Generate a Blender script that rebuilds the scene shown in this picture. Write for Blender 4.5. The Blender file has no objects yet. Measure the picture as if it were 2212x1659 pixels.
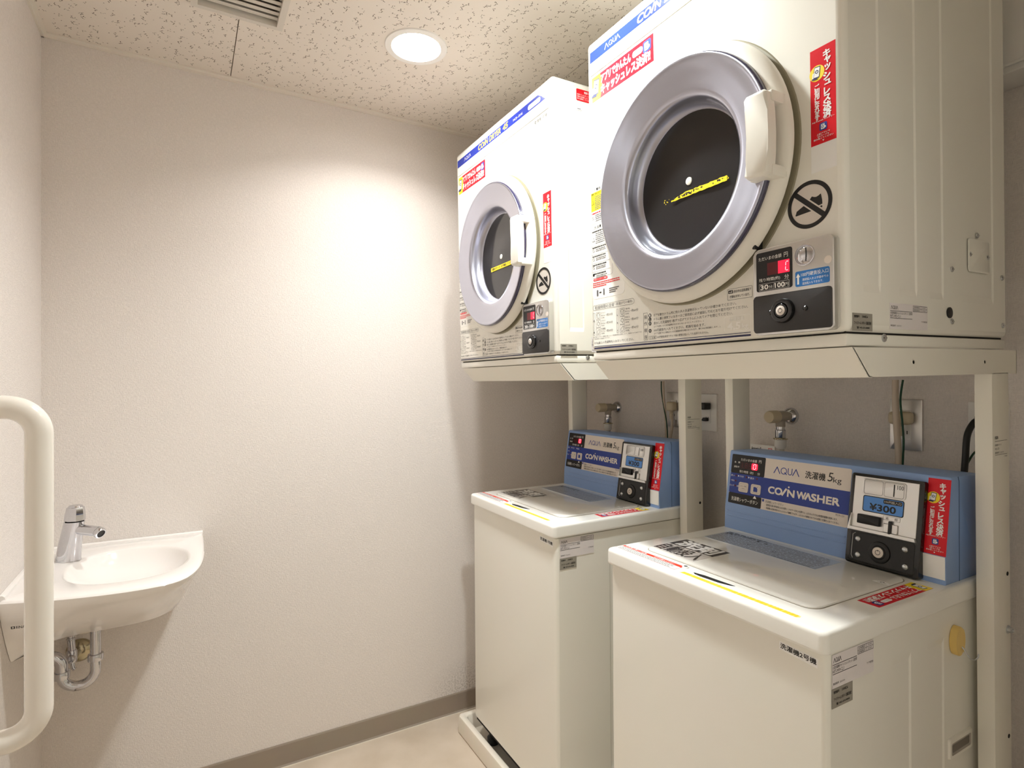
import bpy, bmesh, math, random
from mathutils import Vector, Matrix
random.seed(7)
SC = bpy.context.scene
COL = SC.collection
PI = math.pi

# ------------------------------------------------------------------ camera, world, exposure
cam_d = bpy.data.cameras.new('camera')
cam_d.sensor_width = 36.0
cam_d.lens = 36.0 * 1232.1 / 2212.0
cam_d.clip_start = 0.02
cam = bpy.data.objects.new('camera', cam_d)
cam.location = (0.0, -1.9388, 1.2165)
cam.rotation_euler = (math.radians(90.0), 0.0, math.radians(-29.807))
COL.objects.link(cam)
SC.camera = cam
world = bpy.data.worlds.new('world')
world.use_nodes = True
world.node_tree.nodes['Background'].inputs[0].default_value = (0.9, 0.93, 1.0, 1)
world.node_tree.nodes['Background'].inputs[1].default_value = 0.02
SC.world = world
SC.view_settings.view_transform = 'Standard'
SC.view_settings.look = 'None'
SC.view_settings.gamma = 1.0
SC.view_settings.exposure = 0.02
SC.view_settings.use_curve_mapping = False
SC.cycles.max_bounces = 14
SC.cycles.diffuse_bounces = 8
SC.cycles.glossy_bounces = 6
SC.cycles.sample_clamp_indirect = 8.0
LAMP = (50.0, 72.0)          # radiance of the two downlight diffusers (the first warm, the second cooler)
WATT = (5.6, 9.0)            # power of the LED module behind each diffuser
LAMPS = [(0.556, -0.434), (0.62, -0.985)]

# ------------------------------------------------------------------ materials
def lin(c):
    c /= 255.0
    return c / 12.92 if c <= 0.04045 else ((c + 0.055) / 1.055) ** 2.4
def rgb(r, g, b): return (lin(r), lin(g), lin(b), 1.0)

def mk(name, col, rough=0.5, metal=0.0, coat=0.0, spec=0.5, var=0.06, vscale=40.0, emit=None, es=0.0, trans=0.0, ior=1.45):
    m = bpy.data.materials.new(name)
    m.use_nodes = True
    nt = m.node_tree
    b = nt.nodes['Principled BSDF']
    b.inputs['Base Color'].default_value = col
    b.inputs['Roughness'].default_value = rough
    b.inputs['Metallic'].default_value = metal
    b.inputs['Coat Weight'].default_value = coat
    b.inputs['Coat Roughness'].default_value = 0.05
    b.inputs['Specular IOR Level'].default_value = spec
    b.inputs['IOR'].default_value = ior
    if trans:
        b.inputs['Transmission Weight'].default_value = trans
    if emit:
        b.inputs['Emission Color'].default_value = emit
        b.inputs['Emission Strength'].default_value = es
    if var and not emit:
        tc = nt.nodes.new('ShaderNodeTexCoord')
        n = nt.nodes.new('ShaderNodeTexNoise')
        n.inputs['Scale'].default_value = vscale
        n.inputs['Detail'].default_value = 4
        mr = nt.nodes.new('ShaderNodeMapRange')
        mr.inputs['To Min'].default_value = max(0.02, rough * (1 - 2 * var))
        mr.inputs['To Max'].default_value = min(1.0, rough * (1 + 2 * var))
        nt.links.new(tc.outputs['Object'], n.inputs['Vector'])
        nt.links.new(n.outputs['Fac'], mr.inputs['Value'])
        nt.links.new(mr.outputs['Result'], b.inputs['Roughness'])
        mx = nt.nodes.new('ShaderNodeMixRGB')
        mx.blend_type = 'MULTIPLY'
        mx.inputs['Fac'].default_value = var
        mx.inputs['Color1'].default_value = col
        nt.links.new(n.outputs['Color'], mx.inputs['Color2'])
        nt.links.new(mx.outputs['Color'], b.inputs['Base Color'])
    return m

CREAM = mk('cream_enamel', rgb(239, 237, 228), 0.19, var=0.03, vscale=6)
CREAMD = mk('cream_plastic', rgb(237, 234, 224), 0.34, var=0.03, vscale=8)
STANDM = mk('cream_stand_paint', rgb(236, 233, 222), 0.36, var=0.04, vscale=9)
LIDM = mk('glossy_lid_plastic', rgb(241, 240, 234), 0.055, var=0.01, vscale=5)
BLUEP = mk('blue_console_plastic', rgb(139, 168, 216), 0.34, var=0.03, vscale=12)
WHITE = mk('white_print', rgb(244, 244, 242), 0.45, var=0.02)
PAPER = mk('label_paper', rgb(228, 222, 222), 0.6, var=0.03)
BLACK = mk('black_print', rgb(28, 27, 28), 0.45, var=0.02)
GREYP = mk('grey_print', rgb(92, 90, 92), 0.5, var=0.02)
PALEP = mk('pale_print', rgb(250, 249, 244), 0.5, var=0.02)
RED = mk('red_print', rgb(218, 26, 40), 0.3, spec=0.3, var=0.02)
YEL = mk('yellow_print', rgb(250, 222, 40), 0.4, var=0.03)
YELT = mk('yellow_tape', rgb(252, 205, 40), 0.4, var=0.05, vscale=300)
NAVY = mk('navy_print', rgb(30, 33, 78), 0.4, var=0.02)
BLUE = mk('blue_stripe_print', rgb(40, 58, 160), 0.22, spec=0.3, var=0.02)
BLUEW = mk('royal_blue_print', rgb(38, 62, 148), 0.35, var=0.02)
SKY = mk('sky_blue_print', rgb(40, 116, 190), 0.35, var=0.02)
LBLUE = mk('light_blue_print', rgb(86, 146, 222), 0.35, var=0.02)
YTXT = mk('yellow_letter_print', rgb(252, 216, 84), 0.4, var=0.02)
PALEBLUE = mk('pale_blue_sheet', rgb(196, 206, 220), 0.2, coat=0.5, var=0.02)
PANW = mk('panel_ivory', rgb(226, 216, 206), 0.35, var=0.02)
SILVL = mk('silver_label', rgb(168, 164, 154), 0.4, metal=0.35, var=0.03)
BLKG = mk('black_gloss', rgb(17, 17, 18), 0.16, coat=0.4, var=0.02)
BLKM = mk('black_satin', rgb(22, 22, 23), 0.38, var=0.05)
BLKPL = mk('black_lock_plate', rgb(50, 48, 48), 0.42, var=0.08, vscale=120)
DARK = mk('dark_gap', rgb(20, 18, 16), 0.8, var=0.05)
CHROME = mk('chrome', (0.66, 0.66, 0.69, 1), 0.07, metal=1.0, var=0.05)
CHROMEB = mk('tarnished_chrome', (0.50, 0.44, 0.30, 1), 0.16, metal=1.0, var=0.1)
STEEL = mk('zinc_screw', (0.62, 0.64, 0.66, 1), 0.30, metal=1.0, var=0.1, vscale=200)
SILVER = mk('silver_frame', (0.70, 0.695, 0.68, 1), 0.30, metal=0.9, var=0.06)
PLATE = mk('steel_outlet_plate', (0.70, 0.68, 0.66, 1), 0.30, metal=0.8, var=0.05)
CERAM = mk('glazed_ceramic', rgb(240, 236, 232), 0.10, coat=0.5, var=0.02, vscale=6)
BARM = mk('white_resin_bar', rgb(236, 230, 220), 0.17, coat=0.3, var=0.02, vscale=8)
PLASW = mk('white_plastic', rgb(238, 236, 232), 0.35, var=0.02)
PLASB = mk('beige_plastic', rgb(206, 192, 164), 0.42, var=0.04)
PLASG = mk('grey_beige_plastic', rgb(170, 160, 146), 0.45, var=0.04)
CORDB = mk('beige_cord', rgb(205, 190, 172), 0.5, var=0.04)
GREEN = mk('green_wire', rgb(16, 66, 44), 0.45, var=0.05)
TRIMM = mk('ceiling_trim_paint', rgb(226, 219, 208), 0.5, var=0.04)
BASEM = mk('vinyl_baseboard', rgb(150, 138, 124), 0.48, var=0.10, vscale=14)
TRAYM = mk('tray_plastic', rgb(232, 224, 210), 0.34, var=0.06, vscale=20)
LAV = mk('lavender_window', (0.51, 0.52, 0.615, 1), 0.28, metal=0.9, coat=0.8, var=0.015, vscale=30)
_b = LAV.node_tree.nodes['Principled BSDF']; _t = LAV.node_tree.nodes.new('ShaderNodeTangent')
_t.direction_type = 'RADIAL'; _t.axis = 'X'; LAV.node_tree.links.new(_t.outputs[0], _b.inputs['Tangent']); _b.inputs['Anisotropic'].default_value = 0.7
PURP = mk('purple_window_rim', (0.028, 0.026, 0.072, 1), 0.12, coat=1.0, var=0.04)
SMOKE = mk('smoked_window', (0.022, 0.021, 0.022, 1), 0.10, coat=0.35, spec=0.35, var=0.12, vscale=14)
REDD = mk('dark_red_display', rgb(96, 12, 22), 0.3, var=0.02)
REDL = mk('red_display_glow', rgb(200, 10, 40), 0.3, emit=(1.0, 0.02, 0.07, 1), es=0.9)
SEG = mk('lit_segment', rgb(255, 180, 180), 0.3, emit=(1.0, 0.35, 0.38, 1), es=2.4)
DIFFS = [mk('warm_lamp_diffuser', (0.9, 0.9, 0.9, 1), 0.4, emit=(1.0, 0.985, 0.965, 1), es=LAMP[0]), mk('cool_lamp_diffuser', (0.9, 0.9, 0.9, 1), 0.4, emit=(0.96, 1.0, 0.985, 1), es=LAMP[1])]
YHOOK = mk('yellow_magnet', rgb(232, 200, 120), 0.45, var=0.05)
LOUV = mk('louver_paint', rgb(214, 208, 198), 0.4, var=0.03)

def wall_mat(name, ax):
    """woven vinyl wall covering; ax = the horizontal world axis of the wall (0 x, 1 y)"""
    m = mk(name, rgb(231, 224, 218), 0.72, spec=0.25, var=0)
    nt = m.node_tree; b = nt.nodes['Principled BSDF']; L = nt.links.new
    tc = nt.nodes.new('ShaderNodeTexCoord')
    def mapped(sh, sv):
        mp = nt.nodes.new('ShaderNodeMapping')
        s = [1.0, 1.0, sv]; s[ax] = sh; s[1 - ax] = 1.0
        mp.inputs['Scale'].default_value = s
        L(tc.outputs['Object'], mp.inputs['Vector'])
        return mp
    def noise(mp, sc, det=2.0):
        n = nt.nodes.new('ShaderNodeTexNoise')
        n.inputs['Scale'].default_value = sc; n.inputs['Detail'].default_value = det
        L(mp.outputs['Vector'], n.inputs['Vector'])
        return n
    a = noise(mapped(3.6, 1.0), 125.0, 1.5)      # vertical threads
    c = noise(mapped(1.0, 3.6), 125.0, 1.5)      # horizontal threads
    mx = nt.nodes.new('ShaderNodeMath'); mx.operation = 'MAXIMUM'
    L(a.outputs['Fac'], mx.inputs[0]); L(c.outputs['Fac'], mx.inputs[1])
    bp = nt.nodes.new('ShaderNodeBump')
    bp.inputs['Strength'].default_value = 0.8; bp.inputs['Distance'].default_value = 0.0022
    L(mx.outputs[0], bp.inputs['Height']); L(bp.outputs['Normal'], b.inputs['Normal'])
    mr = nt.nodes.new('ShaderNodeMapRange')
    mr.inputs['From Min'].default_value = 0.42; mr.inputs['From Max'].default_value = 0.72
    mr.inputs['To Min'].default_value = 0.90; mr.inputs['To Max'].default_value = 1.0
    L(mx.outputs[0], mr.inputs['Value'])
    mul = nt.nodes.new('ShaderNodeMixRGB'); mul.blend_type = 'MULTIPLY'; mul.inputs['Fac'].default_value = 1.0
    mul.inputs['Color1'].default_value = rgb(231, 224, 218)
    L(mr.outputs['Result'], mul.inputs['Color2'])
    out = mul
    if ax == 0:   # speckled dust stain low on the wall beside the first washer
        sub = nt.nodes.new('ShaderNodeVectorMath'); sub.operation = 'SUBTRACT'
        sub.inputs[1].default_value = (0.93, 0.0, 0.08)
        L(tc.outputs['Object'], sub.inputs[0])
        scl = nt.nodes.new('ShaderNodeVectorMath'); scl.operation = 'MULTIPLY'
        scl.inputs[1].default_value = (5.0, 0.0, 8.0)
        L(sub.outputs[0], scl.inputs[0])
        ln = nt.nodes.new('ShaderNodeVectorMath'); ln.operation = 'LENGTH'
        L(scl.outputs[0], ln.inputs[0])
        n3 = noise(mapped(1, 1), 170.0, 3.0)
        r1 = nt.nodes.new('ShaderNodeMapRange')
        r1.inputs['From Min'].default_value = 0.15; r1.inputs['From Max'].default_value = 1.0
        r1.inputs['To Min'].default_value = 0.5; r1.inputs['To Max'].default_value = 0.0
        L(ln.outputs['Value'], r1.inputs['Value'])
        r2 = nt.nodes.new('ShaderNodeMapRange')
        r2.inputs['From Min'].default_value = 0.45; r2.inputs['From Max'].default_value = 0.60
        L(n3.outputs['Fac'], r2.inputs['Value'])
        m2 = nt.nodes.new('ShaderNodeMath'); m2.operation = 'MULTIPLY'
        L(r1.outputs['Result'], m2.inputs[0]); L(r2.outputs['Result'], m2.inputs[1])
        st = nt.nodes.new('ShaderNodeMixRGB'); st.blend_type = 'MIX'
        st.inputs['Color2'].default_value = rgb(140, 128, 116)
        L(m2.outputs[0], st.inputs['Fac']); L(mul.outputs['Color'], st.inputs['Color1'])
        out = st
    L(out.outputs['Color'], b.inputs['Base Color'])
    return m

def ceiling_mat():
    """fissured mineral-fibre ceiling board: short worm marks and pin holes"""
    m = mk('fissured_ceiling_board', rgb(226, 218, 207), 0.8, spec=0.2, var=0)
    nt = m.node_tree; b = nt.nodes['Principled BSDF']; L = nt.links.new
    tc = nt.nodes.new('ShaderNodeTexCoord')
    def N(op, a, c=None, d=None):
        n = nt.nodes.new('ShaderNodeMath'); n.operation = op
        for i, v in enumerate((a, c, d)):
            if v is None: continue
            if isinstance(v, (int, float)): n.inputs[i].default_value = v
            else: L(v, n.inputs[i])
        return n.outputs[0]
    def layer(scale, halfl, halfw, wig, amin, amax, dens, seed):
        mp = nt.nodes.new('ShaderNodeMapping')
        mp.inputs['Scale'].default_value = (scale, scale, 0.0)
        mp.inputs['Location'].default_value = (seed, seed * 1.7, 0)
        L(tc.outputs['Object'], mp.inputs['Vector'])
        v = nt.nodes.new('ShaderNodeTexVoronoi'); v.voronoi_dimensions = '2D'; v.feature = 'F1'
        v.inputs['Scale'].default_value = 1.0; v.inputs['Randomness'].default_value = 0.85
        L(mp.outputs['Vector'], v.inputs['Vector'])
        sub = nt.nodes.new('ShaderNodeVectorMath'); sub.operation = 'SUBTRACT'
        L(mp.outputs['Vector'], sub.inputs[0]); L(v.outputs['Position'], sub.inputs[1])
        sp = nt.nodes.new('ShaderNodeSeparateXYZ'); L(sub.outputs[0], sp.inputs[0])
        sc = nt.nodes.new('ShaderNodeSeparateColor'); L(v.outputs['Color'], sc.inputs[0])
        ang = N('MULTIPLY_ADD', sc.outputs[0], amax - amin, amin)
        ca, sa = N('COSINE', ang), N('SINE', ang)
        px = N('ADD', N('MULTIPLY', sp.outputs[0], ca), N('MULTIPLY', sp.outputs[1], sa))
        py = N('SUBTRACT', N('MULTIPLY', sp.outputs[1], ca), N('MULTIPLY', sp.outputs[0], sa))
        ph = N('MULTIPLY', sc.outputs[1], 6.28)
        w1 = N('MULTIPLY', N('SINE', N('MULTIPLY_ADD', py, 16.0, ph)), wig)
        w2 = N('MULTIPLY', N('SINE', N('MULTIPLY_ADD', py, 41.0, ph)), wig * 0.45)
        dx = N('ABSOLUTE', N('ADD', px, N('ADD', w1, w2)))
        lenr = N('MULTIPLY_ADD', sc.outputs[2], halfl * 0.75, halfl * 0.4)
        iny = N('LESS_THAN', N('ABSOLUTE', py), lenr)
        inx = N('LESS_THAN', dx, halfw)
        has = N('LESS_THAN', sc.outputs[1], dens)
        return N('MULTIPLY', N('MULTIPLY', iny, inx), has)
    a = layer(29.0, 0.30, 0.030, 0.075, -0.7, 0.9, 0.85, 0.0)
    c = layer(44.0, 0.055, 0.055, 0.0, -1.5, 1.5, 0.60, 4.3)
    d = layer(36.0, 0.20, 0.026, 0.10, -1.3, 1.3, 0.40, 9.1)
    mask = N('MAXIMUM', N('MAXIMUM', a, c), d)
    n = nt.nodes.new('ShaderNodeTexNoise'); n.inputs['Scale'].default_value = 260.0; n.inputs['Detail'].default_value = 3
    L(tc.outputs['Object'], n.inputs['Vector'])
    mxc = nt.nodes.new('ShaderNodeMixRGB')
    mxc.inputs['Color1'].default_value = rgb(229, 221, 211); mxc.inputs['Color2'].default_value = rgb(92, 80, 66)
    L(N('MULTIPLY', mask, 0.92), mxc.inputs['Fac']); L(mxc.outputs['Color'], b.inputs['Base Color'])
    hgt = N('SUBTRACT', N('MULTIPLY', n.outputs['Fac'], 0.15), mask)
    bp = nt.nodes.new('ShaderNodeBump'); bp.inputs['Strength'].default_value = 0.5; bp.inputs['Distance'].default_value = 0.0015
    L(hgt, bp.inputs['Height']); L(bp.outputs['Normal'], b.inputs['Normal'])
    return m

def floor_mat():
    m = mk('vinyl_floor', rgb(205, 188, 166), 0.42, var=0)
    nt = m.node_tree; b = nt.nodes['Principled BSDF']; L = nt.links.new
    tc = nt.nodes.new('ShaderNodeTexCoord')
    n = nt.nodes.new('ShaderNodeTexNoise'); n.inputs['Scale'].default_value = 7.0; n.inputs['Detail'].default_value = 6
    L(tc.outputs['Object'], n.inputs['Vector'])
    cr = nt.nodes.new('ShaderNodeValToRGB')
    cr.color_ramp.elements[0].position = 0.3; cr.color_ramp.elements[0].color = rgb(188, 173, 154)
    cr.color_ramp.elements[1].position = 0.7; cr.color_ramp.elements[1].color = rgb(205, 191, 174)
    L(n.outputs['Fac'], cr.inputs['Fac']); L(cr.outputs['Color'], b.inputs['Base Color'])
    return m

WALLX = wall_mat('woven_wall_vinyl', 0)
WALLY = wall_mat('woven_wall_vinyl_side', 1)
CEILM = ceiling_mat()
FLOORM = floor_mat()

# ------------------------------------------------------------------ mesh helpers
class MB:
    """collects shapes; build() links them as ONE mesh object"""
    def __init__(s): s.bm = bmesh.new(); s.mats = []
    def mi(s, m):
        if m not in s.mats: s.mats.append(m)
        return s.mats.index(m)
    def face(s, vs, m, smooth=False):
        try: f = s.bm.faces.new(vs)
        except ValueError: return None
        f.material_index = s.mi(m); f.smooth = smooth
        return f
    def V(s, p): return s.bm.verts.new(p)
    def merge(s, b, m, smooth=True):
        i = s.mi(m); mp = {v: s.bm.verts.new(v.co) for v in b.verts}
        big = 0.12 * max([f.calc_area() for f in b.faces] or [0])      # the broad faces stay flat, only rounded edges are smoothed
        for f in b.faces:
            try: g = s.bm.faces.new([mp[v] for v in f.verts])
            except ValueError: continue
            g.material_index = i; g.smooth = smooth and f.calc_area() < big
        b.free()
    def box(s, x0, x1, y0, y1, z0, z1, m, bev=0.0, seg=2, edges=None, mat=None):
        b = bmesh.new()
        c = Vector(((x0 + x1) / 2, (y0 + y1) / 2, (z0 + z1) / 2))
        bmesh.ops.create_cube(b, size=1.0, matrix=Matrix.Translation(c) @ Matrix.Diagonal((abs(x1 - x0), abs(y1 - y0), abs(z1 - z0), 1)))
        if bev > 0:
            es = list(b.edges)
            if edges: es = [e for e in es if edges(e)]
            bmesh.ops.bevel(b, geom=es, offset=bev, segments=seg, profile=0.5, affect='EDGES')
        if mat: bmesh.ops.transform(b, matrix=mat, verts=b.verts)
        s.merge(b, m, bev > 0)
    def prism(s, pts, d0, d1, m, fr=None, bev=0.0, seg=2, smooth=None):
        """pts: (u,v) polygon in frame fr extruded from depth d0 to d1 along its normal"""
        fr = fr or F0
        b = bmesh.new()
        lo = [b.verts.new(fr.p(u, v, d0)) for u, v in pts]
        hi = [b.verts.new(fr.p(u, v, d1)) for u, v in pts]
        b.faces.new(lo[::-1]); top = b.faces.new(hi)
        n = len(pts)
        for i in range(n): b.faces.new((lo[i], lo[(i + 1) % n], hi[(i + 1) % n], hi[i]))
        if bev > 0:
            bmesh.ops.bevel(b, geom=list(top.edges), offset=bev, segments=seg, profile=0.5, affect='EDGES')
        s.merge(b, m, bev > 0 if smooth is None else smooth)
    def rings(s, rows, m, cap0=True, cap1=True, smooth=True, close=False):
        vr = [[s.V(p) for p in r] for r in rows]
        n = len(vr[0])
        pairs = list(zip(vr, vr[1:])) + ([(vr[-1], vr[0])] if close else [])
        for a, c in pairs:
            for i in range(n): s.face((a[i], a[(i + 1) % n], c[(i + 1) % n], c[i]), m, smooth)
        if cap0 and not close: s.face(vr[0][::-1], m)
        if cap1 and not close: s.face(vr[-1], m)
    def lathe(s, prof, o, ax, m, n=32, cap0=True, cap1=True, smooth=True):
        """prof: (radius, height along ax)"""
        ax = Vector(ax).normalized(); o = Vector(o)
        e1 = ax.orthogonal().normalized(); e2 = ax.cross(e1)
        rows = [[o + ax * h + (e1 * math.cos(2 * PI * i / n) + e2 * math.sin(2 * PI * i / n)) * r for i in range(n)] for r, h in prof]
        s.rings(rows, m, cap0, cap1, smooth)
    def tube(s, path, r, m, n=14, cap=True):
        P = [Vector(p) for p in path]
        rs = r if isinstance(r, (list, tuple)) else [r] * len(P)
        T = [(P[min(i + 1, len(P) - 1)] - P[max(i - 1, 0)]).normalized() for i in range(len(P))]
        e1 = T[0].orthogonal().normalized(); rows = []
        for p, t, rr in zip(P, T, rs):
            e1 = (e1 - t * e1.dot(t)).normalized(); e2 = t.cross(e1)
            rows.append([p + (e1 * math.cos(2 * PI * i / n) + e2 * math.sin(2 * PI * i / n)) * rr for i in range(n)])
        s.rings(rows, m, cap, cap)
    def build(s, name, parent=None, label=None, **props):
        bmesh.ops.recalc_face_normals(s.bm, faces=s.bm.faces)
        me = bpy.data.meshes.new(name); s.bm.to_mesh(me); s.bm.free()
        for m in s.mats: me.materials.append(m)
        try:
            if any(p.use_smooth for p in me.polygons): me.set_sharp_from_angle(angle=math.radians(38))
        except Exception: pass
        o = bpy.data.objects.new(name, me); COL.objects.link(o)
        if parent: o.parent = parent
        if label: o['label'] = label
        for k, v in props.items(): o[k] = v
        return o

class Frame:
    def __init__(s, o, ex, ey):
        s.o = Vector(o); s.ex = Vector(ex).normalized(); s.ey = Vector(ey).normalized(); s.n = s.ex.cross(s.ey)
    def p(s, u, v, d=0.0): return s.o + s.ex * u + s.ey * v + s.n * d
    def sub(s, u, v, d=0.0, rot=0.0):
        c, t = math.cos(rot), math.sin(rot)
        return Frame(s.p(u, v, d), s.ex * c + s.ey * t, s.ey * c - s.ex * t)
F0 = Frame((0, 0, 0), (1, 0, 0), (0, 1, 0))

def rr(u0, v0, u1, v1, r=0.0, n=4):
    if r <= 0: return [(u0, v0), (u1, v0), (u1, v1), (u0, v1)]
    out = []
    for cx, cy, a in ((u1 - r, v0 + r, -90), (u1 - r, v1 - r, 0), (u0 + r, v1 - r, 90), (u0 + r, v0 + r, 180)):
        for i in range(n + 1):
            t = math.radians(a + 90.0 * i / n); out.append((cx + r * math.cos(t), cy + r * math.sin(t)))
    return out
def circ(u, v, r, n=32, ry=None): return [(u + r * math.cos(2 * PI * i / n), v + (ry or r) * math.sin(2 * PI * i / n)) for i in range(n)]

_TXT = {}
def stamps(b):
    """heavier lettering: the same glyph printed a hair apart"""
    return [(0, 0)] if b < 0.012 else [(-b * .8, -b * .8), (b * .8, -b * .8), (-b * .8, b * .8), (b * .8, b * .8)] + ([(0, 0)] if b > 0.03 else [])
def glyphs(body, bold, res):
    bold = 0.0; k = (body, bold, res)
    if k not in _TXT:
        c = bpy.data.curves.new('lettering', 'FONT'); c.body = body; c.offset = bold; c.resolution_u = res
        o = bpy.data.objects.new('lettering', c); me = o.to_mesh()
        vs = [(v.co.x, v.co.y) for v in me.vertices]; fs = [tuple(p.vertices) for p in me.polygons]
        o.to_mesh_clear(); bpy.data.objects.remove(o); bpy.data.curves.remove(c)
        _TXT[k] = (vs, fs)
    return _TXT[k]

class Print(MB):
    """flat printed matter laid on a frame, in thin layers"""
    STEP = 0.00016
    def __init__(s, fr, base=0.0003): super().__init__(); s.fr = fr; s.d = base
    def poly(s, pts, m, lay=0):
        s.face([s.V(s.fr.p(u, v, s.d + lay * s.STEP)) for u, v in pts], m)
    def sheet(s, pts, m):
        """base sheet with a real edge"""
        lo = [s.V(s.fr.p(u, v, 0)) for u, v in pts]; hi = [s.V(s.fr.p(u, v, s.d)) for u, v in pts]
        s.face(hi, m); n = len(pts)
        for i in range(n): s.face((lo[i], lo[(i + 1) % n], hi[(i + 1) % n], hi[i]), m)
    def rect(s, u0, v0, u1, v1, m, lay=1, r=0.0): s.poly(rr(u0, v0, u1, v1, r), m, lay)
    def frame(s, u0, v0, u1, v1, t, m, lay=1, r=0.0):
        a = rr(u0, v0, u1, v1, r); c = rr(u0 + t, v0 + t, u1 - t, v1 - t, max(r - t, 0))
        if len(a) != len(c): a = rr(u0, v0, u1, v1, 0); c = rr(u0 + t, v0 + t, u1 - t, v1 - t, 0)
        s.band(a, c, m, lay)
    def band(s, a, c, m, lay=1):
        d = s.d + lay * s.STEP; n = len(a)
        A = [s.V(s.fr.p(u, v, d)) for u, v in a]; B = [s.V(s.fr.p(u, v, d)) for u, v in c]
        for i in range(n): s.face((A[i], A[(i + 1) % n], B[(i + 1) % n], B[i]), m)
    def ring(s, u, v, r0, r1, m, lay=1, n=40): s.band(circ(u, v, r1, n), circ(u, v, r0, n), m, lay)
    def line(s, a, c, t, m, lay=1):
        dx, dy = c[0] - a[0], c[1] - a[1]; l = math.hypot(dx, dy) or 1; nx, ny = -dy / l * t / 2, dx / l * t / 2
        s.poly([(a[0] + nx, a[1] + ny), (a[0] - nx, a[1] - ny), (c[0] - nx, c[1] - ny), (c[0] + nx, c[1] + ny)], m, lay)
    def text(s, body, u0, v0, u1, v1, m, lay=2, bold=0.0, res=2, shear=0.0, skew=0.0):
        """fit the words' bounding box into u0..u1, v0..v1; skew lowers the right end"""
        vs, fs = glyphs(body, bold, res)
        if not vs: return
        x0 = min(x for x, y in vs); x1 = max(x for x, y in vs); y0 = min(y for x, y in vs); y1 = max(y for x, y in vs)
        sx = (u1 - u0) / ((x1 - x0) or 1); sy = (v1 - v0) / ((y1 - y0) or 1); d = s.d + lay * s.STEP
        vv = []
        for k, (ox, oy) in enumerate(stamps(bold)):
            vv = []
            for x, y in vs:
                v = (y + oy - y0) * sy; u = u0 + (x + ox - x0) * sx + v * shear
                vv.append(s.V(s.fr.p(u, v0 + v + (u - u0) * skew, d + k * 3e-5)))
            for f in fs: s.face([vv[i] for i in f], m)
    def vtext(s, body, uc, vtop, size, pitch, m, lay=2, bold=0.0, res=2):
        d = s.d + lay * s.STEP
        for i, ch in enumerate(body):
            vs, fs = glyphs(ch, bold, res)
            if not vs: continue
            xm = (min(x for x, y in vs) + max(x for x, y in vs)) / 2; ym = (min(y for x, y in vs) + max(y for x, y in vs)) / 2
            cu, cv = uc, vtop - (i + 0.5) * pitch
            if ch in 'ャッュョ': cu += size * 0.10; cv += size * 0.10
            for k, (ox, oy) in enumerate(stamps(bold)):
                vv = [s.V(s.fr.p(cu + (x + ox - xm) * size, cv + (y + oy - ym) * size, d + k * 3e-5)) for x, y in vs]
                for f in fs: s.face([vv[j] for j in f], m)

def empty(name, loc=(0, 0, 0), rot=(0, 0, 0)):
    o = bpy.data.objects.new(name, None); o.empty_display_size = 0.05
    o.location = loc; o.rotation_euler = rot; COL.objects.link(o)
    return o
def tag(o, label, cat, group=None):
    o['label'] = label; o['category'] = cat
    if group: o['group'] = group
    return o
def struct(o): o['kind'] = 'structure'; return o
def copy_tree(o, parent=None):
    c = o.copy(); COL.objects.link(c); c.parent = parent
    for ch in list(o.children): copy_tree(ch, c)
    return c
def bake_scale(root, s):
    """the machines are modelled in nominal units; bring their meshes to real size"""
    done = set(); stack = list(root.children)
    while stack:
        o = stack.pop(); stack += list(o.children); o.location = o.location * s
        if o.data and o.data.name not in done:
            done.add(o.data.name); o.data.transform(Matrix.Scale(s, 4))

def arc(c, a0, a1, r, ea, eb, n=8):
    c, ea, eb = Vector(c), Vector(ea), Vector(eb)
    return [c + ea * (r * math.cos(a0 + (a1 - a0) * i / n)) + eb * (r * math.sin(a0 + (a1 - a0) * i / n)) for i in range(n + 1)]

# ------------------------------------------------------------------ the room
XL, XR, YF, ZC = -0.3324, 1.4768, -2.30, 2.1513
b = MB(); b.box(XL - 0.1, XR + 0.1, 0.0, 0.08, -0.05, ZC + 0.1, WALLX); struct(b.build('wall_back'))
b = MB(); b.box(XL - 0.08, XL, YF - 0.1, 0.0, -0.05, ZC + 0.1, WALLY); struct(b.build('wall_left'))
b = MB(); b.box(XR, XR + 0.08, YF - 0.1, 0.0, -0.05, ZC + 0.1, WALLY); struct(b.build('wall_right'))
PAINT = mk('white_paint', rgb(243, 241, 235), 0.6, var=0.02)
b = MB(); b.box(XL, XR, YF - 0.08, YF, -0.05, ZC + 0.1, PAINT); struct(b.build('wall_front'))
b = MB(); b.box(0.56, XR, YF, -1.80, -0.05, ZC + 0.1, PAINT); struct(b.build('wall_entry'))
b = MB(); b.box(XL, XR, YF, 0.0, -0.05, 0.0, FLOORM); struct(b.build('floor'))
mk_joint = mk('joint_brown', rgb(176, 160, 142), 0.8, var=0.03)
b = MB(); b.box(XL, XR, YF, 0.0, ZC + 0.10, ZC + 0.15, DARK)
for _x in (0.1195, 1.0055): b.box(_x - 0.004, _x + 0.004, -0.334 if _x < .5 else YF, 0.0, ZC + 0.0125, ZC + 0.10, mk_joint)
ceiling = struct(b.build('ceiling'))

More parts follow.
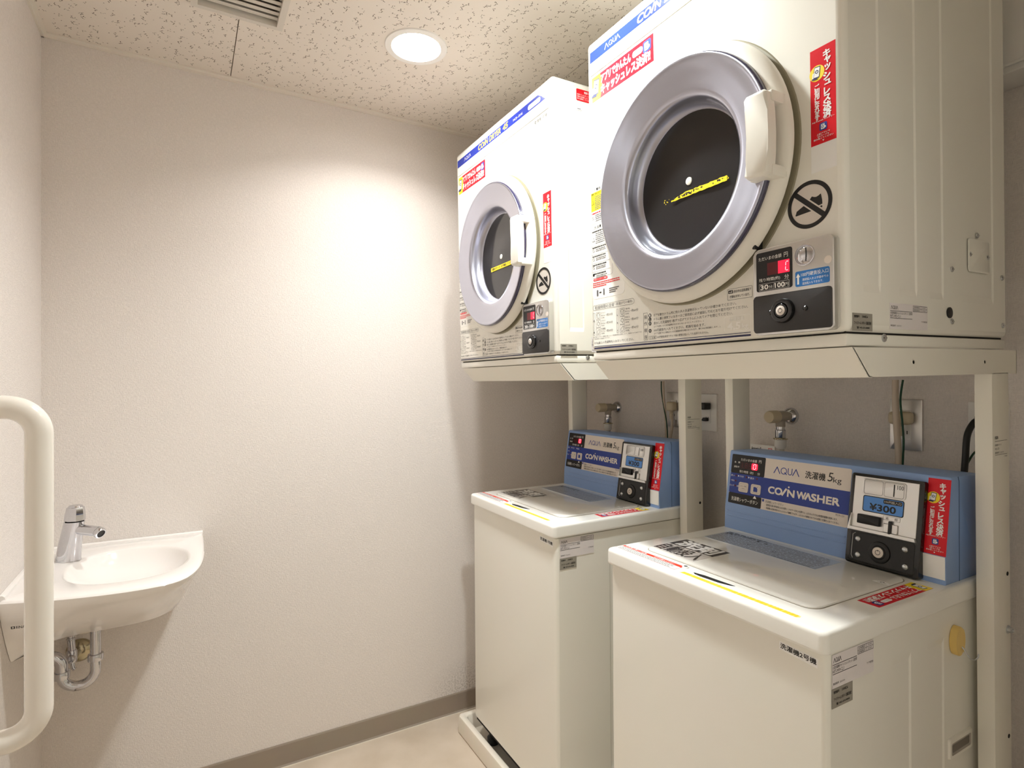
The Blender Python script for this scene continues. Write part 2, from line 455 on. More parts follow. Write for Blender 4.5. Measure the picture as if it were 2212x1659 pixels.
VX0, VX1, VY0, VY1 = 0.0195, 0.2135, -0.5345, -0.3365         # hole behind the vent frame
HOLE = 0.070
def panel(x0, x1, holes, notch=None):
    """one ceiling board with its cut-outs, joints left open to the next board"""
    bm2 = bmesh.new(); th = 0.012
    g = 0.0012
    out = [(x0 + g, YF), (x1 - g, YF), (x1 - g, 0.0), (x0 + g, 0.0)]
    if notch == 'right': out = [(x0 + g, YF), (x1 - g, YF), (x1 - g, VY0), (VX0, VY0), (VX0, VY1), (x1 - g, VY1), (x1 - g, 0.0), (x0 + g, 0.0)]
    if notch == 'left': out = [(x0 + g, YF), (x1 - g, YF), (x1 - g, 0.0), (x0 + g, 0.0), (x0 + g, VY1), (VX1, VY1), (VX1, VY0), (x0 + g, VY0)]
    loops = [out] + [circ(cx, cy, HOLE, 40) for cx, cy in holes]
    es = []
    for lp in loops:
        vs = [bm2.verts.new((x, y, ZC)) for x, y in lp]
        es += [bm2.edges.new((vs[i], vs[(i + 1) % len(vs)])) for i in range(len(vs))]
    bmesh.ops.triangle_fill(bm2, use_beauty=True, edges=es)
    r = bmesh.ops.extrude_face_region(bm2, geom=list(bm2.faces))
    bmesh.ops.translate(bm2, vec=(0, 0, th), verts=[v for v in r['geom'] if isinstance(v, bmesh.types.BMVert)])
    q = MB(); q.merge(bm2, CEILM, False)
    return q.build('ceiling_panel', ceiling)
panel(XL, 0.1195, [], 'right')
panel(0.1195, 1.0055, LAMPS, 'left')
panel(1.0055, XR, [])

TR = [(0, 0), (0.013, 0), (0.013, -0.004), (0.006, -0.007), (0.006, -0.012), (0, -0.012)]
b = MB(); b.prism(TR, -XR, -XL, TRIMM, Frame((0, 0, ZC), (0, -1, 0), (0, 0, 1))); struct(b.build('trim_1'))
b = MB(); b.prism(TR, 0.0, -YF, TRIMM, Frame((XL, 0, ZC), (1, 0, 0), (0, 0, 1))); struct(b.build('trim_2'))
b = MB(); b.prism([(-u, v) for u, v in TR][::-1], 0.0, -YF, TRIMM, Frame((XR, 0, ZC), (1, 0, 0), (0, 0, 1))); struct(b.build('trim_3'))
BB = [(0, 0), (0.010, 0), (0.0055, 0.007), (0.0045, 0.068), (0.003, 0.072), (0, 0.072)]
b = MB(); b.prism(BB, -XR, -XL, BASEM, Frame((0, 0, 0), (0, -1, 0), (0, 0, 1)))
b.box(XL, XR, -0.0115, -0.0095, 0.0, 0.0022, TRAYM); struct(b.build('baseboard_back'))
b = MB(); b.prism(BB, 0.012, -YF, BASEM, Frame((XL, 0, 0), (1, 0, 0), (0, 0, 1))); struct(b.build('baseboard_left'))
b = MB(); b.prism([(-u, v) for u, v in BB][::-1], 0.012, -YF, BASEM, Frame((XR, 0, 0), (1, 0, 0), (0, 0, 1))); struct(b.build('baseboard_right'))

# ------------------------------------------------------------------ downlights
def downlight(cx, cy, diff, watt, colr, label):
    t = tag(empty('ceiling_downlight', (cx, cy, ZC)), label, 'light')
    b = MB()   # flange and the short white reflector going up into the hole
    b.lathe([(0.0655, 0.0215), (0.0660, 0.002), (0.0675, -0.0035), (0.076, -0.0045), (0.0845, -0.0030), (0.0858, 0.0), (0.0690, 0.0), (0.0690, 0.0215)], (0, 0, 0), (0, 0, 1), PLASW, 56, False, False)
    b.build('trim_ring', t)
    b = MB(); b.lathe([(0.0685, 0.0216), (0.0685, 0.0250)], (0, 0, 0), (0, 0, 1), diff, 56); b.build('diffuser', t)
    l = bpy.data.lights.new('downlight_led', 'AREA'); l.shape = 'DISK'; l.size = 0.070; l.energy = watt; l.color = colr; l.spread = math.radians(132)
    o = bpy.data.objects.new('led_module', l); o.location = (0, 0, 0.0208); COL.objects.link(o); o.parent = t
    return t
downlight(*LAMPS[0], DIFFS[0], WATT[0], (1.0, 0.985, 0.965), 'round recessed ceiling downlight seen above the back wall, lit')
downlight(*LAMPS[1], DIFFS[1], WATT[1], (0.96, 1.0, 0.985), 'second lit round ceiling downlight, nearer the camera than the one in view')

# ------------------------------------------------------------------ ceiling vent
t = tag(empty('ceiling_vent', (0.1165, -0.4355, ZC)), 'square white ceiling vent grille with slanted louvres at the top edge', 'vent')
b = MB()
ox, oy, ix, iy = 0.1055, 0.1055, 0.0903, 0.0915
for (u0, u1, v0, v1) in ((-ox, -ix, -oy, oy), (ix, ox, -oy, oy), (-ix, ix, -oy, -iy), (-ix, ix, iy, oy)):
    b.box(u0, u1, v0, v1, -0.005, 0.0, LOUV)
for (u0, u1, v0, v1) in ((-ix - 0.003, -ix, -iy, iy), (ix, ix + 0.003, -iy, iy), (-ix, ix, -iy - 0.003, -iy), (-ix, ix, iy, iy + 0.003)):
    b.box(u0, u1, v0, v1, 0.0, 0.030, LOUV)
b.build('vent_frame', t)
b = MB(); b.box(-ix, ix, -iy, iy, 0.030, 0.034, mk('duct_grey', rgb(96, 88, 76), 0.6)); b.build('duct_cover', t)
first = None
for k in range(8):
    y = 0.076 - k * 0.0222
    if first is None:
        q = MB(); q.box(-ix, ix, -0.0088, 0.0088, -0.0007, 0.0007, LOUV); first = q.build('louvre', t); o = first
    else:
        o = first.copy(); COL.objects.link(o); o.parent = t
    o.location = (0, y, 0.007); o.rotation_euler = (math.radians(10), 0, 0)

# ------------------------------------------------------------------ corner basin
bc = (-0.125, -0.215)
outer = [(XL + 0.001, -0.001), (0.046, -0.001), (0.048, -0.03), (0.046, -0.22), (0.037, -0.315), (0.022, -0.378), (0.0, -0.424), (-0.032, -0.448), (-0.084, -0.457), (-0.138, -0.456), (-0.191, -0.449), (-0.25, -0.436), (XL + 0.001, -0.409)]
bott = [(XL + 0.001, -0.001), (-0.014, -0.001), (-0.012, -0.10), (-0.026, -0.150), (-0.060, -0.192), (-0.105, -0.210), (-0.16, -0.214), (-0.225, -0.214), (-0.275, -0.225), (-0.307, -0.268), (XL + 0.001, -0.312)]
bc2 = (-0.19, -0.11)
def chaikin(p, n=4):
    for _ in range(n):
        q = [p[0]]
        for a, c in zip(p, p[1:]):
            q += [(a[0] * .75 + c[0] * .25, a[1] * .75 + c[1] * .25), (a[0] * .25 + c[0] * .75, a[1] * .25 + c[1] * .75)]
        p = q + [p[-1]]
    return p
outer = [outer[0]] + chaikin(outer[1:]); bott = [bott[0]] + chaikin(bott[1:])
def ray_r(poly, c, a):
    d = (math.cos(a), math.sin(a)); best = 9
    for i in range(len(poly)):
        p, q = poly[i], poly[(i + 1) % len(poly)]
        ex, ey = q[0] - p[0], q[1] - p[1]; den = d[0] * ey - d[1] * ex
        if abs(den) < 1e-9: continue
        tt = ((p[0] - c[0]) * ey - (p[1] - c[1]) * ex) / den; s2 = ((p[0] - c[0]) * d[1] - (p[1] - c[1]) * d[0]) / den
        if tt > 0 and -1e-6 <= s2 <= 1 + 1e-6: best = min(best, tt)
    return best
def resample(p, n):
    L = [0.0]
    for q, r in zip(p, p[1:]): L.append(L[-1] + math.hypot(r[0] - q[0], r[1] - q[1]))
    out = []; j = 0
    for i in range(n):
        t = L[-1] * i / n
        while j < len(L) - 2 and L[j + 1] < t: j += 1
        f = (t - L[j]) / ((L[j + 1] - L[j]) or 1); out.append((p[j][0] + (p[j + 1][0] - p[j][0]) * f, p[j][1] + (p[j + 1][1] - p[j][1]) * f))
    return out
def loop(p): return resample([p[0], p[1]], 22) + resample(p[1:], 100) + resample([p[-1], p[0]], 22)
OL, BL = loop(outer), loop(bott)
angs = [math.atan2(y - bc[1], x - bc[0]) for x, y in OL]
def row(pts, z, inset=0.0, c=bc):
    out = []
    for x, y in pts:
        l = math.hypot(x - c[0], y - c[1]) or 1; out.append((x - (x - c[0]) / l * inset, y - (y - c[1]) / l * inset, z))
    return out
def mix(r0, r1, f, z): return [(p[0] + (q[0] - p[0]) * f, p[1] + (q[1] - p[1]) * f, z) for p, q in zip(r0, r1)]
oval = []
for i in range(64):
    a = 2 * PI * i / 64; ca, sa = math.cos(a), math.sin(a)
    oval.append((-0.120 + 0.129 * math.copysign(abs(ca) ** 0.9, ca), -0.232 + 0.150 * math.copysign(abs(sa) ** 0.9, sa)))
R0, RB = row(OL, 0.772), row(BL, 0.607)
rows = [row(BL, 0.607, 0.05, bc2), row(BL, 0.607, 0.004, bc2), mix(RB, R0, 0.01, 0.610), mix(RB, R0, 0.22, 0.636), mix(RB, R0, 0.45, 0.668), mix(RB, R0, 0.70, 0.707), mix(RB, R0, 0.90, 0.742), mix(RB, R0, 0.985, 0.759), row(OL, 0.7665, 0.0012), row(OL, 0.7705, 0.0045), row(OL, 0.772, 0.009)]
ctr = (-0.120, -0.225)
def brow(k, z): return [(bc[0] + math.cos(a) * ray_r(oval, bc, a) * k + (ctr[0] - bc[0]) * (1 - k), bc[1] + math.sin(a) * ray_r(oval, bc, a) * k + (ctr[1] - bc[1]) * (1 - k), z) for a in angs]
rows += [brow(1.04, 0.7715), brow(1.0, 0.7695), brow(0.975, 0.7645), brow(0.94, 0.756), brow(0.88, 0.744), brow(0.78, 0.731), brow(0.62, 0.719), brow(0.40, 0.711), brow(0.15, 0.708)]
sink = tag(empty('corner_washbasin', (XL, 0, 0.607)), 'white ceramic corner washbasin on the back wall behind the grab bar', 'sink')
def rel(o, root): o.data.transform(Matrix.Translation(-Vector(root.location))); o.parent = root
b = MB(); b.rings(rows, CERAM); o = b.build('basin'); rel(o, sink)
b = MB()
b.prism([(0, 0.768), (0.012, 0.768), (0.010, 0.777), (0.006, 0.780), (0, 0.780)], -0.045, -XL - 0.001, CERAM, Frame((0, -0.0005, 0), (0, -1, 0), (0, 0, 1)), bev=0)
b.prism([(0, 0.768), (0.011, 0.768), (0.009, 0.777), (0.005, 0.780), (0, 0.780)], 0.001, 0.400, CERAM, Frame((XL + 0.0005, 0, 0), (1, 0, 0), (0, 0, 1)))
o = b.build('upstand'); rel(o, sink)
b = MB(); b.lathe([(0.021, 0.0), (0.021, 0.0018), (0.015, 0.0022), (0.011, 0.0006)], (ctr[0], ctr[1], 0.7095), (0, 0, 1), CHROME, 28); o = b.build('drain_cover'); rel(o, sink)
fx = Vector((-0.268, -0.362, 0.668))
pr = Print(Frame((-0.3150, -0.3890, 0.7060), (0.985, -0.17, 0.0), (0.10, -0.62, 0.78)))
pr.frame(0, 0, 0.007, 0.009, 0.002, BLACK); pr.rect(0.009, 0, 0.0105, 0.009, BLACK); pr.text('INAX', 0.012, 0, 0.030, 0.009, BLACK, bold=0.02)
o = pr.build('maker_mark'); rel(o, sink)

# faucet standing on the basin deck
fa = tag(empty('faucet', (-0.2565, -0.131, 0.772)), 'small chrome single faucet with a capped handle standing on the washbasin', 'faucet')
def oring(c, rx, ry, ang, n=28): return [(c[0] + math.cos(ang) * rx * math.cos(2 * PI * i / n) - math.sin(ang) * ry * math.sin(2 * PI * i / n), c[1] + math.sin(ang) * rx * math.cos(2 * PI * i / n) + math.cos(ang) * ry * math.sin(2 * PI * i / n), c[2]) for i in range(n)]
AN = math.radians(-35)
dx = Vector((math.cos(AN), math.sin(AN), 0))
def fpt(s, z): return (dx.x * s, dx.y * s, z)
b = MB()
b.rings([oring(fpt(0.000, 0.0), 0.0295, 0.024, AN), oring(fpt(0.000, 0.003), 0.029, 0.0235, AN), oring(fpt(0.005, 0.04), 0.0265, 0.0222, AN), oring(fpt(0.012, 0.075), 0.0240, 0.0212, AN), oring(fpt(0.017, 0.098), 0.0232, 0.0208, AN)], CHROME)
b.build('faucet_body', fa)
b = MB(); b.rings([oring(fpt(0.0175, 0.098), 0.0205, 0.0185, AN), oring(fpt(0.0175, 0.101), 0.0205, 0.0185, AN)], DARK); b.build('handle_gap', fa)
b = MB()
b.rings([oring(fpt(0.018, 0.101), 0.0232, 0.0208, AN, 8), oring(fpt(0.0185, 0.112), 0.0228, 0.0206, AN, 8), oring(fpt(0.020, 0.132), 0.0196, 0.0182, AN, 8), oring(fpt(0.020, 0.1345), 0.0180, 0.0165, AN, 8)], CHROME, smooth=False)
b.lathe([(0.0165, 0.1345), (0.014, 0.1385), (0.008, 0.140)], fpt(0.020, 0), (0, 0, 1), CHROME, 24, False)
b.build('handle', fa)
b = MB(); b.tube([fpt(0.018, 0.079), fpt(0.05, 0.0765), fpt(0.083, 0.0735)], [0.0135, 0.0130, 0.0128], CHROME, 24); b.build('spout', fa)
b = MB(); d2 = (Vector(fpt(0.62, -0.42)) + Vector((0.12, -0.35, 0))).normalized()
b.lathe([(0.0128, 0.0), (0.0142, 0.003), (0.0142, 0.009), (0.0125, 0.0115), (0.0098, 0.0115), (0.0098, 0.008)], fpt(0.081, 0.0735), d2, CHROME, 28, True, False)
b.lathe([(0.0097, 0.0085), (0.0097, 0.009)], fpt(0.081, 0.0735), d2, BLKPL, 24); b.build('aerator', fa)

# trap under the basin
PY = -0.115
tr = tag(empty('drain_trap', (-0.202, PY, 0.60)), 'chrome U-bend drain trap hanging below the washbasin', 'pipe')
x1, x2, rp, rb = -0.202, -0.272, 0.0122, 0.035
b = MB(); b.tube([(0, 0, 0.015), (0, 0, -0.084)], rp, CHROME, 24); b.build('tailpiece', tr)
def nut(x, z, tilt=0):
    b = MB(); ax = (math.sin(tilt), 0, math.cos(tilt))
    b.lathe([(0.0135, -0.0095), (0.0172, -0.0085), (0.0180, -0.004), (0.0180, 0.004), (0.0172, 0.0085), (0.0135, 0.0095)], (x - x1, 0, z - 0.60), ax, CHROME, 12)
    b.build('slip_nut', tr)
nut(x1, 0.508); nut(x2, 0.478)
p = [Vector((x1, 0, 0.508)), Vector((x1, 0, 0.49))] + arc((x1 - rb, 0, 0.477), 0, -PI, rb, (1, 0, 0), (0, 0, 1), 14) + [Vector((x2, 0, 0.482))]
b = MB(); b.tube([(q[0] - x1, 0, q[2] - 0.60) for q in p], rp, CHROME, 24); b.build('u_bend', tr)
p = [Vector((x2, 0, 0.476))] + arc((x2 - 0.030, 0, 0.500), 0, PI / 2, 0.030, (1, 0, 0), (0, 0, 1), 10) + [Vector((XL + 0.004, 0, 0.530))]
b = MB(); b.tube([(q[0] - x1, 0, q[2] - 0.60) for q in p], 0.0138, CHROME, 24); b.build('outlet_elbow', tr)
b = MB(); b.lathe([(0.036, 0.0), (0.036, 0.002), (0.026, 0.010), (0.015, 0.013)], (XL - x1, 0, -0.07), (1, 0, 0), CHROME, 32); b.build('wall_flange', tr)

# stop valve with ribbed supply hose
sv = tag(empty('stop_valve', (-0.262, 0.0, 0.487)), 'chrome stop valve with ribbed supply hose on the wall behind the trap', 'valve')
b = MB(); b.lathe([(0.031, 0.0), (0.0305, 0.004), (0.025, 0.012), (0.013, 0.017)], (0.012, 0, 0.003), (0, -1, 0), CHROMEB, 32); b.build('wall_flange', sv)
b = MB(); b.tube([(0.010, -0.012, 0.003), (0.004, -0.066, 0.006)], 0.0095, CHROME, 20)
b.lathe([(0.0105, -0.016), (0.0125, -0.012), (0.0125, 0.012), (0.0105, 0.016)], (0.003, -0.060, 0.014), (0, 0, 1), CHROME, 12)
b.lathe([(0.009, 0), (0.010, 0.008), (0.008, 0.012)], (0.003, -0.070, 0.012), (0, -1, 0), CHROME, 18)
b.tube([(0.003, -0.06, -0.002), (0.006, -0.062, -0.018), (0.010, -0.063, -0.022)], 0.0055, CHROME, 12); b.build('valve_body', sv)
b = MB(); b.tube([(0.003, -0.06, 0.028), (0.001, -0.060, 0.060)], 0.0088, CHROME, 20)
pf = []
for k in range(9): pf += [(0.0082, 0.056 + k * 0.0072), (0.0108, 0.0585 + k * 0.0072), (0.0108, 0.0605 + k * 0.0072), (0.0082, 0.063 + k * 0.0072)]
b.lathe(pf, (0.001, -0.060, 0), (0, 0, 1), CHROME, 20); b.build('supply_hose', sv)

# ------------------------------------------------------------------ grab bar on the left wall
gb = tag(empty('grab_bar', (XL, -0.857, 0.94)), 'thick white resin grab bar bent out from the left wall', 'grab bar')
xb, zt, zb, er = 0.1445, 0.243, -0.242, 0.040
path = [Vector((0, 0, zt))] + [Vector((xb - er, 0, zt))] + arc((xb - er, 0, zt - er), PI / 2, 0, er, (1, 0, 0), (0, 0, 1), 12) + [Vector((xb, 0, z)) for z in (0.1, 0.0, -0.1)] + arc((xb - er, 0, zb + er), 0, -PI / 2, er, (1, 0, 0), (0, 0, 1), 12) + [Vector((0, 0, zb))]
b = MB(); b.tube(path, 0.0172, BARM, 32); b.build('bar', gb)
for z in (zt, zb):
    b = MB(); b.lathe([(0.040, 0.0), (0.040, 0.006), (0.030, 0.012), (0.019, 0.014)], (0, 0, z), (1, 0, 0), BARM, 32); b.build('wall_flange', gb)

# ------------------------------------------------------------------ shared printed matter
def phone_icon(p, u, v, h, lay=2):
    """white phone outlined navy, tilted, with a coin on its screen"""
    c, s = math.cos(-0.12), math.sin(-0.12)
    def q(x, y): return (u + (x * c - y * s) * h, v + (x * s + y * c) * h)
    p.poly([q(*a) for a in rr(-0.27, -0.42, 0.27, 0.50, 0.06)], NAVY, lay)
    p.poly([q(*a) for a in rr(-0.22, -0.35, 0.22, 0.43, 0.03)], WHITE, lay + 1)
    p.ring(u + 0.0 * h, v + 0.08 * h, 0.085 * h, 0.145 * h, NAVY, lay + 2, 20)
    p.poly([q(-0.40, -0.55), q(0.10, -0.55), q(0.14, -0.40), q(-0.34, -0.40)], NAVY, lay + 2)
    p.poly([q(-0.36, -0.40), q(-0.24, -0.40), q(-0.24, 0.05), q(-0.36, 0.0)], WHITE, lay + 2)
def app_icon(p, u, v, s, lay=2):
    p.rect(u - s / 2, v - s / 2, u + s / 2, v + s / 2, BLUEW, lay, s * 0.2)
    p.rect(u - s * 0.30, v - s * 0.34, u + s * 0.18, v + s * 0.34, WHITE, lay + 1, s * 0.06)
    p.ring(u - s * 0.06, v - s * 0.06, s * 0.10, s * 0.16, BLUEW, lay + 2, 18)
    p.poly(circ(u + s * 0.22, v - s * 0.12, s * 0.15, 14), WHITE, lay + 2)
    p.line((u - s * 0.22, v + s * 0.24), (u + s * 0.10, v + s * 0.24), s * 0.06, BLUEW, lay + 2)
def wide_sticker(name, fr, W, H, parent, label):
    p = Print(fr); p.sheet(rr(0, 0, W, H), RED)
    yw = W * 0.145
    p.poly([(0, 0), (yw, 0)] + [(yw + W * 0.035 * math.sin(PI * i / 12), H * i / 12) for i in range(1, 12)] + [(yw, H), (0, H)], YEL, 1)
    phone_icon(p, W * 0.075, H * 0.52, H * 0.66, 2)
    p.text('アプリでかんたん', W * 0.165, H * 0.57, W * 0.665, H * 0.90, WHITE, 3, 0.035)
    p.rect(W * 0.69, H * 0.60, W * 0.845, H * 0.84, WHITE, 2, H * 0.11)
    p.text('支払らくらく', W * 0.705, H * 0.67, W * 0.83, H * 0.77, GREYP, 3, 0, 1)
    app_icon(p, W * 0.908, H * 0.70, H * 0.42)
    p.text('キャッシュレス決済!!', W * 0.165, H * 0.10, W * 0.955, H * 0.50, WHITE, 3, 0.045)
    return p.build(name, parent, label)
def tall_red(p, u0, v0, u1, v1):
    W, H = u1 - u0, v1 - v0
    p.poly(circ(u0 + W * 0.27, v1 - H * 0.255, W * 0.30, 28)[0:28], YEL, 1)
    phone_icon(p, u0 + W * 0.27, v1 - H * 0.25, W * 0.46, 2)
    p.vtext('キャッシュレス決済', u0 + W * 0.665, v1 - H * 0.055, W * 0.33, H * 0.0765, WHITE, 3, 0.045)
    p.vtext('ご利用になれます', u0 + W * 0.27, v1 - H * 0.375, W * 0.22, H * 0.047, WHITE, 3, 0.035)
    p.text('AQ-Connect ランドリー', u0 + W * 0.06, v0 + H * 0.232, u0 + W * 0.94, v0 + H * 0.252, WHITE, 3, 0.02, 1)
    app_icon(p, u0 + W * 0.50, v0 + H * 0.172, W * 0.30)
    for k, (tx, a, c) in enumerate((('上記アプリで', .24, .76), ('QRコードを', .27, .73), ('読み取ってください', .12, .90))):
        p.text(tx, u0 + W * a, v0 + H * (0.094 - k * 0.024), u0 + W * c, v0 + H * (0.113 - k * 0.024), WHITE, 3, 0.02, 1)
    p.poly([(u0 + W * .46, v0 + H * .036), (u0 + W * .50, v0 + H * .018), (u0 + W * .54, v0 + H * .036)], WHITE, 3)
def grey_plate(fr, u0, v0, u1, v1, parent, num):
    p = Print(fr); p.sheet(rr(u0, v0, u1, v1), SILVL); W, H = u1 - u0, v1 - v0
    p.text('管理番号', u0 + W * .08, v0 + H * .74, u0 + W * .34, v0 + H * .88, BLACK, 1, .02, 1)
    p.text(num, u0 + W * .48, v0 + H * .74, u0 + W * .76, v0 + H * .88, BLACK, 1, .02, 1)
    p.text('ファミリーレンタリース株式会社', u0 + W * .08, v0 + H * .36, u0 + W * .93, v0 + H * .54, BLACK, 1, .02, 1)
    p.text('☎ 042-654-8888', u0 + W * .20, v0 + H * .12, u0 + W * .84, v0 + H * .25, BLACK, 1, .03, 1)
    return p.build('asset_plate', parent, 'grey asset label with a telephone number')
def white_label(fr, u0, v0, u1, v1, parent, l1, l2):
    p = Print(fr); p.sheet(rr(u0, v0, u1, v1), PAPER); W, H = u1 - u0, v1 - v0
    U = lambda a: u0 + W * a
    Vv = lambda a: v0 + H * a
    aqua(p, U(.03), Vv(.76), U(.21), Vv(.90), BLACK, 1)
    p.line((U(.01), Vv(.70)), (U(.58), Vv(.70)), H * .018, BLACK); p.line((U(.01), Vv(.42)), (U(.58), Vv(.42)), H * .018, BLACK)
    p.text(l1, U(.01), Vv(.57), U(.58), Vv(.67), BLACK, 1, .01, 1)
    p.text(l2, U(.01), Vv(.45), U(.27), Vv(.55), BLACK, 1, .0, 1)
    p.frame(U(.60), Vv(.72), U(.99), Vv(.96), H * .014, BLACK); p.line((U(.60), Vv(.84)), (U(.99), Vv(.84)), H * .012, BLACK); p.line((U(.82), Vv(.72)), (U(.82), Vv(.96)), H * .012, BLACK)
    for k in (0, 1):
        p.text('定格電圧', U(.62), Vv(.865 - .12 * k), U(.79), Vv(.935 - .12 * k), BLACK, 1, .01, 1); p.text('100V', U(.86), Vv(.87 - .12 * k), U(.95), Vv(.93 - .12 * k), BLACK, 1, 0, 1)
    p.text('アクア株式会社', U(.82), Vv(.30), U(.99), Vv(.37), BLACK, 1, .01, 1)
    p.text('製造番号  2021010', U(.02), Vv(.10), U(.29), Vv(.17), BLACK, 1, .01, 1)
    return p.build('rating_label', parent, 'white paper rating label')
def aqua(p, u0, v0, u1, v1, m, lay=2):
    """the maker's wordmark: A without crossbars"""
    W, H = u1 - u0, v1 - v0; t = H * 0.13
    def lam(a):
        w = W * 0.25
        p.line((u0 + W * a, v0), (u0 + W * a + w * .50, v1), t, m, lay); p.line((u0 + W * a + w * .46, v1), (u0 + W * a + w, v0), t, m, lay)
    lam(0.0); lam(0.75)
    cx, cy, r = u0 + W * .395, v0 + H * .5, H * .5
    rx = min(r, W * .125)
    p.band(circ(cx, cy, rx, 26, r), circ(cx, cy, rx - t * .85, 26, r - t * .85), m, lay)
    p.line((cx + rx * .25, cy - r * .35), (cx + rx * 1.05, cy - r * .98), t, m, lay)
    a, c = u0 + W * .555, u0 + W * .735; rb = (c - a) / 2
    pts = [(a + t / 2, v1), (a + t / 2, v0 + rb)] + [(a + rb - (rb - t / 2) * math.cos(PI * i / 10), v0 + rb - (rb - t / 2) * math.sin(PI * i / 10)) for i in range(1, 10)] + [(c - t / 2, v0 + rb), (c - t / 2, v1)]
    for q, r2 in zip(pts, pts[1:]): p.line(q, r2, t * .9, m, lay)
def seg_zero(p, u0, v0, u1, v1, m, lay, which='abcdef', slant=0.08):
    W, H = u1 - u0, v1 - v0; t = W * 0.20
    def q(x, y): return (u0 + x * W + y * H * slant, v0 + y * H)
    S = {'a': ((.16, 1), (.84, 1)), 'b': ((1, .94), (1, .56)), 'c': ((1, .44), (1, .06)), 'd': ((.16, 0), (.84, 0)), 'e': ((0, .44), (0, .06)), 'f': ((0, .94), (0, .56)), 'g': ((.16, .5), (.84, .5))}
    for k in which: p.line(q(*S[k][0]), q(*S[k][1]), t, m, lay)

# ------------------------------------------------------------------ coin dryers (nominal units, brought to size afterwards)
FD = Frame((0, 0, 0), (0, -1, 0), (0, 0, 1))          # front: u to the right, v up, normal into the room
DW, DD, DH = 0.637, 0.5554, 0.7824
FS = Frame((0, -DW, 0), (1, 0, 0), (0, 0, 1))          # right-hand side
CY, CZ = -0.3185, 0.3510                               # door centre
YAWD, TILT = math.radians(-0.3378), math.radians(1.1584)

def heightfield(b, fr, xs, zs, dep, m):
    g = [[b.V(fr.p(x, z, dep(i, j))) for j, z in enumerate(zs)] for i, x in enumerate(xs)]
    for i in range(len(xs) - 1):
        for j in range(len(zs) - 1): b.face((g[i][j], g[i + 1][j], g[i + 1][j + 1], g[i][j + 1]), m, False)
    return g

def ribbed_side(name, fr, x0, x1, z0, z1, ribs, r0, r1, m, parent, depth=0.0022, e=0.003):
    xs = [x0]; lo = [0]
    for a, c in ribs: xs += [a - e / 2, a + e / 2, c - e / 2, c + e / 2]; lo += [0, 1, 1, 0]
    xs.append(x1); lo.append(0)
    zs = [z0, r0, r0 + 0.012, r1 - 0.012, r1, z1]; zl = [0, 0, 1, 1, 0, 0]
    b = MB(); heightfield(b, fr, xs, zs, lambda i, j: -depth * lo[i] * zl[j], m)
    return b.build(name, parent)

def rounded_box(x0, x1, y0, y1, z0, z1, r, edges=None):
    q = bmesh.new(); bmesh.ops.create_cube(q, size=1.0, matrix=Matrix.Translation(((x0 + x1) / 2, (y0 + y1) / 2, (z0 + z1) / 2)) @ Matrix.Diagonal((x1 - x0, y1 - y0, z1 - z0, 1)))
    bmesh.ops.bevel(q, geom=[e for e in q.edges if edges is None or edges(e)], offset=r, segments=3, profile=0.5, affect='EDGES'); q.normal_update()
    return q
def drop_side(q):
    """open the broad face towards -y; its extent is filled by the pressed side panel"""
    f = max([f for f in q.faces if f.normal.y < -0.99], key=lambda f: f.calc_area()); xs = [v.co.x for v in f.verts]; zs = [v.co.z for v in f.verts]
    bmesh.ops.delete(q, geom=[f], context='FACES_ONLY')
    return min(xs), max(xs), min(zs), max(zs)
def screw(fr, u, v, parent, r=0.0052, name='screw', m=None):
    b = MB(); b.lathe([(r, 0.0), (r * .96, 0.0014), (r * .6, 0.0026), (r * .15, 0.0030)], fr.p(u, v, 0.0004), fr.n, m or STEEL, 14)
    b.box(-r * .7, r * .7, -r * .12, r * .12, 0.0024, 0.0031, DARK, mat=Matrix.Translation(fr.p(u, v, 0)) @ Matrix((fr.ex, fr.ey, fr.n)).transposed().to_4x4())
    return b.build(name, parent)

